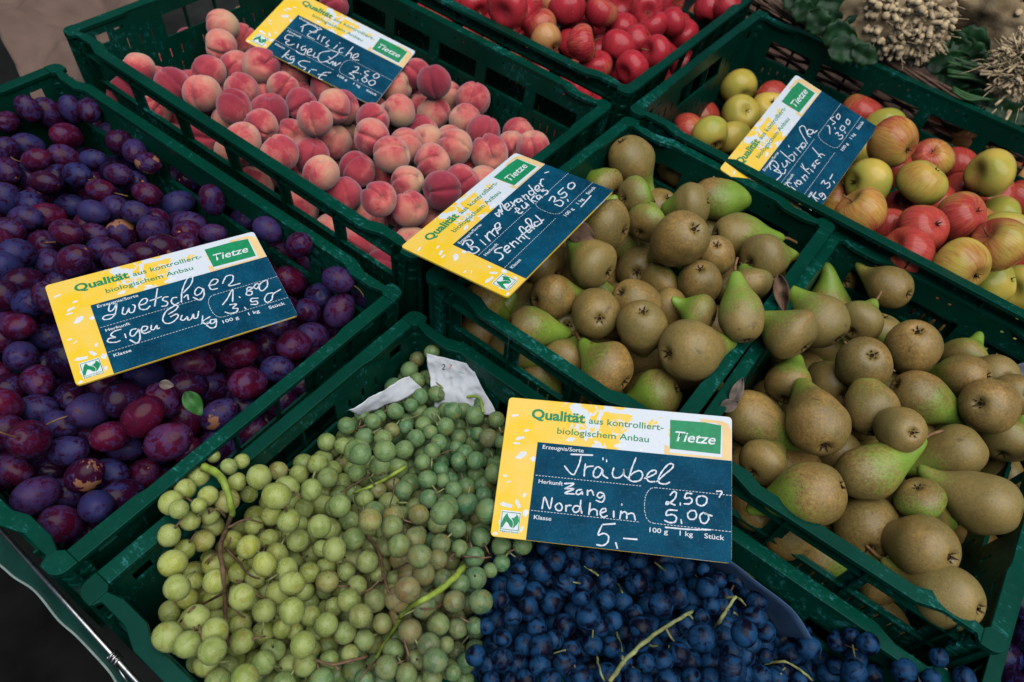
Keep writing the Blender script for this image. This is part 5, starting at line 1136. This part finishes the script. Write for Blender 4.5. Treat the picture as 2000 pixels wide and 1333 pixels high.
o = sheet('card_liner', [gz_(1786, 1302, -.7), gz_(1850, 1306, -.4), gz_(1868, 1345, -1.5), gz_(1800, 1350, -2)], 14, 10, .35, 6, M['whitepaper'], .5, .02); tag(o, 'pale paper corner at the grape crate, below the outer pear crate', 'paper')
vv = CR['pear2'][1] + 37.2
o = sheet('tissue_paper', [at_v(1893, 700, vv), at_v(1952, 712, vv - .5), at_v(1962, 790, vv - 2), at_v(1900, 770, vv - 2)], 16, 16, .5, 2, M['whitepaper'], .5, .02, .4); tag(o, 'small white tissue behind the pears in the outer pear crate', 'tissue')
o = sheet('tissue_paper', [at_v(1956, 722, vv - .5), at_v(2030, 700, vv - .6), at_v(2040, 800, vv - 2.4), at_v(1962, 785, vv - 2)], 16, 16, .7, 12, M['whitepaper'], .5, .02, .4); tag(o, "larger white tissue at the photo's right edge in the outer pear crate", 'tissue')

def leaf(name, P, L_, W_, ang, mat, curl=.3, seed=0, tilt=.2, lobes=0, parent=None, face=None):
    # leaf blade with midrib fold and curl; P in cm, ang in picture degrees, seen face on with some tilt
    px = pix(P); z_ = Vector(-ray(px[0], px[1])).normalized() if face is None else Vector(face).normalized()
    x_ = Vector(camvec(math.cos(math.radians(ang)), math.sin(math.radians(ang)), tilt)); x_ = (x_ - z_ * x_.dot(z_) * .7).normalized(); y_ = z_.cross(x_).normalized()
    mb = MB(); n = 14; m_ = 4
    for i in range(n + 1):
        a = i / n; w_ = W_ / 2 * math.sin(math.pi * a ** .8) ** .8 if 0 < a < 1 else .02
        if lobes: w_ *= 1 + .35 * abs(math.sin(a * lobes * math.pi)) * (1 if a < .95 else 0)
        for j in range(-m_, m_ + 1):
            b = j / m_; q = P + np.array(x_) * (a - .5) * L_ + np.array(y_) * b * w_
            h = curl * L_ * (.5 * (a - .5) ** 2 * -2 + .25 * abs(b)) + noise.noise(Vector(q * .9 + seed)) * .12 * L_
            mb.v.append(tuple(q + np.array(z_) * h))
    r_ = 2 * m_ + 1
    mb.f = [(i * r_ + j, i * r_ + j + 1, (i + 1) * r_ + j + 1, (i + 1) * r_ + j) for i in range(n) for j in range(2 * m_)]
    o = link(name, mb.mesh(name, True), M[mat], parent); s_ = o.modifiers.new('thickness', 'SOLIDIFY'); s_.thickness = .0004; return o
def lf(px, py, k, z, *a, **kw): 
    return leaf('leaf', at_z(px, py, CR[k][2] + z), *a, **kw)
tag(lf(378, 789, 'plum', 1.2, 2.6, 1.6, 60, 'leaf', .15, 1), 'fresh green leaf among the plums', 'leaf')
tag(lf(1527, 574, 'pear', 1.0, 4.2, 1.6, 70, 'dleaf', .6, 2, .5), 'curled brown leaf on the rim between the pear crates', 'leaf')
tag(lf(1440, 764, 'pear2', .5, 2.9, 1.2, -60, 'gleaf', .6, 3, .4), 'grey withered leaf behind the grape sign corner', 'leaf')
tag(lf(1425, 792, 'pear2', .2, 1.9, 1.3, -20, 'gleaf', .7, 5, .2), 'small pale leaf scrap under the grey withered leaf', 'leaf')
tag(lf(1135, 455, 'pear', 2.4, 3.2, 2.4, 20, 'dleaf', .4, 4), 'brown dry leaf poking out beneath the pear sign', 'leaf')
tag(lf(325, 752, 'plum', .6, 1.3, .9, 10, 'gleaf', .5, 6), 'grey dry crumb of leaf between the plums under the sign', 'leaf')
tag(leaf('leaf', CP + ray(958, 1092) * front_t(958, 1092, .3), 1.6, 1.0, -10, 'dleaf', .6, 7), 'reddish dried scrap between green and blue grapes', 'leaf')

# basket of celeriac
BV = 81.0
line = [(1380, -62), (1440, -30), (1500, 2), (1560, 33), (1620, 63), (1700, 103), (1780, 142), (1850, 175), (1910, 200), (1975, 222), (2060, 250)]
t = empty('wicker_basket', at_v(1700, 103, BV)); tag(t, 'brown wicker basket holding the celeriac behind the yellow apples', 'basket')
base = smooth_path([at_v(x, y, BV) for x, y in line], 4); inv = Vector(at_v(1700, 103, BV)) * S
def rel(me): me.transform(Matrix.Translation(-inv)); return me
rg = random.Random(3)
for s_ in range(9):
    ph = s_ * 2 * math.pi / 9; mb = MB()
    P = [p + np.array([0, math.cos(ph + i * .32) * .62 + .2 * math.sin(i * .21 + s_), math.sin(ph + i * .32) * .62 - .3 + .15 * math.sin(i * .33 + 2 * s_)]) for i, p in enumerate(base)]
    mb.tube(P, [.25 * (1 + .2 * math.sin(i * 1.1 + s_)) for i in range(len(P))], 6); link('rim_strand', rel(mb.mesh('rim_strand', True)), M['wicker'], t)
for row in range(12):
    mb = MB(); P = [p + np.array([0, (.32 if (i // 3 + row) % 2 else -.32) + 1.2 + rg.uniform(-.08, .08) - row * .12, -1.3 - row * .85 + rg.uniform(-.1, .1)]) for i, p in enumerate(base)]
    mb.tube(P, .30, 5); link('weave_strand', rel(mb.mesh('weave_strand', True)), M['wicker'], t)
for i in range(1, len(base), 3):
    p = base[i]; mb = MB(); mb.tube([p + np.array([0, 1.2, -.2]), p + np.array([0, .3, -11.5])], .26, 5); link('stake', rel(mb.mesh('stake', True)), M['wicker'], t)
bw = MB(); p0, p1 = base[0], base[-1]; zb = min(p[2] for p in base) - 12
bw.add([(p0[0], BV + .2, zb), (p1[0], BV + .2, zb), (p1[0], BV + 45, zb), (p0[0], BV + 45, zb)], [(0, 1, 2, 3)]); link('basket_floor', rel(bw.mesh('basket_floor')), M['wicker'], t)

def celeriac(px, py, r, t_, lab, seed, rootdir, nroots, hairy=False, rl=(1.0, 2.6)):
    Pc = CP + ray(px, py) * t_; R = r * t_ / F; rr = random.Random(seed)
    def fn(ph, th):
        x, y, z = sph(ph, th); k = wob((x, y, z), 1.2, .30, seed) * wob((x, y, z), 4, .16, seed + 3) * wob((x, y, z), 11, .07, seed)
        return (x * k * R * S, y * k * R * S, z * k * R * S)
    root = empty('celeriac', Pc); tag(root, lab, 'celeriac', 'celeriac roots in the wicker basket')
    b = uv_mesh('bulb', fn, 56, 36, M['celeriac']); link('bulb', b, None, root)
    rd = camvec(*rootdir); rd /= np.linalg.norm(rd); mb = MB(); hb = MB()
    for i in range(nroots):
        for _ in range(50):
            n = rand_axis(rr)
            if n @ rd > rr.uniform(.15, .6): break
        k = R * (1 + .30 * noise.noise(Vector(n * 1.2 + np.array([seed * 7.3, seed * 3.1, 0]))))
        L_ = rr.uniform(*rl) * (1.1 if n @ rd > .4 else .7); s0 = n * k * .9; j = rand_axis(rr) * .8; w_ = rr.uniform(.28, .6) * (.45 if hairy else 1)
        tg = np.cross(n, rand_axis(rr)); tg /= np.linalg.norm(tg) + 1e-6; dr = n * .55 + rd * .3 + tg * .75 + np.array([0, -.1, -.4]); dr /= np.linalg.norm(dr); P = [s0, s0 + dr * L_ * .5 + j * .15, s0 + dr * L_ + j * .5 + rand_axis(rr) * .25]
        mb.tube(smooth_path(P, 3), [w_ * 1.1, w_, w_, w_ * .95, w_ * .9, w_ * .95, w_ * .9][:len(smooth_path(P, 3))], 6)
        if rr.random() < .55:
            e = P[-1] + rand_axis(rr) * 1.6 + rd * .5; hb.tube(smooth_path([s0 + rand_axis(rr) * .3, (s0 + e) / 2 + rand_axis(rr) * .6, e], 4), .045, 4)
    o = link('root_stubs', mb.mesh('root_stubs', True), M['rootcut'], root); o['kind'] = 'stuff'
    o = link('root_hair', hb.mesh('root_hair', True), M['rootcut'], root); o['kind'] = 'stuff'
    return root, Pc, R
c1, P1, R1 = celeriac(1750, 14, 98, 112, 'largest celeriac with a thick beard of cut pale roots, over the basket rim', 4, (.30, .42, -.8), 420, False, (1.0, 2.4))
c2, P2, R2 = celeriac(1958, 30, 82, 117, "celeriac with a smooth tan cheek, second from the left in the basket", 9, (.85, .1, -.5), 170)
c3, P3, R3 = celeriac(1992, 152, 58, 107, "stringy fibrous celeriac at the photo's right edge", 14, (-.2, -.1, -.9), 260, True, (1.5, 3.5))
rg = random.Random(77)
for n_, (x, y, l_, w_, a_, tt) in enumerate([(1590, 10, 6, 4.5, 20, 113), (1625, 30, 6, 4, 60, 112), (1655, 15, 5, 4, 100, 113), (1600, 45, 4.5, 3.2, 40, 111), (1640, 70, 5, 3.6, 10, 110), (1668, 60, 4.5, 3.5, 70, 110), (1655, 95, 5.5, 3.4, -5, 108.5), (1690, 108, 4.2, 2.6, 25, 108), (1560, -5, 5, 4, 50, 114), (1620, -12, 6, 5, -20, 115), (1570, 22, 3.8, 2.8, 10, 112), (1700, 80, 4, 3, 60, 109.5)]):
    o = leaf('leaf', CP + ray(x, y) * tt, l_, w_, a_, 'celleaf', .15, n_, rg.uniform(-.4, .5), lobes=4); o.parent = c1; o.matrix_parent_inverse = c1.matrix_basis.inverted()
def stalks(root, lst_):
    for pts, r in lst_:
        P = smooth_path([CP + ray(x, y) * tt for x, y, tt in pts], 5); mb = MB(); mb.tube(P, [r * (1 - .4 * i / len(P)) for i in range(len(P))], 6)
        o = link('leaf_stalk', mb.mesh('leaf_stalk', True), M['celstalk'], root); o.matrix_parent_inverse = root.matrix_basis.inverted()
stalks(c3, [([(1960, 190 - k * 9, 107 + k * .3), (1910, 165 - k * 7 + rg.uniform(-8, 8), 108 + k * .3), (1850, 140 - k * 5 + rg.uniform(-10, 10), 109 + k * .4)], .38) for k in range(6)] + [([(1975, 205, 105.5), (1930, 195, 106), (1890, 185 + k * 5, 106.5), (1860, 170 + k * 4, 107)], .3) for k in range(3)])
for n_, (x, y, l_, w_, a_, tt) in enumerate([(1880, 150, 7, 3, 10, 110), (1915, 170, 6, 3, 30, 109), (1850, 120, 6, 3, -10, 111), (1895, 110, 7, 3.5, 40, 112), (1930, 130, 6, 3, 20, 111), (1960, 215, 5, 2.6, 5, 105.5), (1985, 225, 5, 3, 20, 105), (1920, 195, 4.5, 2, 15, 107), (1860, 100, 6, 4, 60, 113), (1900, 85, 6, 4, 20, 115)]):
    o = leaf('leaf', CP + ray(x, y) * tt, l_, w_, a_, 'celleaf', .3, n_ + 30, rg.uniform(-.4, .5), lobes=3); o.parent = c3; o.matrix_parent_inverse = c3.matrix_basis.inverted()

# steel rod with its wire coil, and the dark green cover hanging below it
rz_ = -12.5
mb = MB(); A = at_z(-60, 968, rz_); B = at_z(340, 1412, rz_); mb.tube([A, B], .23, 12); o = link('steel_rod', mb.mesh('steel_rod', True), M['metal']); tag(o, 'thin shiny steel rod along the near edge of the table', 'rod')
mb = MB(); c = at_z(222, 1282, rz_); dv = (B - A) / np.linalg.norm(B - A); sx = np.cross(dv, [0, 0, 1.]); sx /= np.linalg.norm(sx); sy = np.cross(dv, sx)
P = [c + dv * (k / 60 * 1.1 - .3) + (sx * math.cos(k * .33) + sy * math.sin(k * .33)) * .38 for k in range(60)]
P += [P[-1] + dv * .8 + sx * .1 + np.array([0, 0, -.3]), P[-1] + dv * 1.6 + np.array([0, -.2, -.7])]
mb.tube(P, .12, 7); o = link('wire_coil', mb.mesh('wire_coil', True), M['metal']); tag(o, 'wire coil wound round the steel rod below the grape crate', 'wire')
M['cover'] = mat_plain('dark_green_cover', (.006, .045, .035), .35, .3, 30); M['hem'] = mat_plain('pale_hem', (.22, .30, .27), .4, .2, 80)
hem = smooth_path([at_z(x, y, -15.0) for x, y in ((-60, 1058), (0, 1104), (28, 1128), (60, 1148), (82, 1170), (115, 1212), (150, 1243), (190, 1285), (216, 1315), (235, 1345), (290, 1420))], 4)
t = empty('table_cover', hem[0]); tag(t, 'dark green table cover with a pale wavy hem under the steel rod', 'cover'); iv = Vector(hem[0]) * S
mb = MB(); mb.tube(hem, .12, 6); me = mb.mesh('hem', True); me.transform(Matrix.Translation(-iv)); link('hem', me, M['hem'], t)
mb = MB(); n_ = len(hem)
up = [A + (B - A) * (i / (n_ - 1)) + np.array([0, .1, -.5]) for i in range(n_)]
for j in range(5):
    for i in range(n_): a = j / 4; mb.v.append(tuple(up[i] * (1 - a) + hem[i] * a + np.array([0, .12 * a, .05 * a])))
mb.f = [(j * n_ + i, j * n_ + i + 1, (j + 1) * n_ + i + 1, (j + 1) * n_ + i) for j in range(4) for i in range(n_ - 1)]
me = mb.mesh('cloth', True); me.transform(Matrix.Translation(-iv)); link('cloth', me, M['cover'], t)
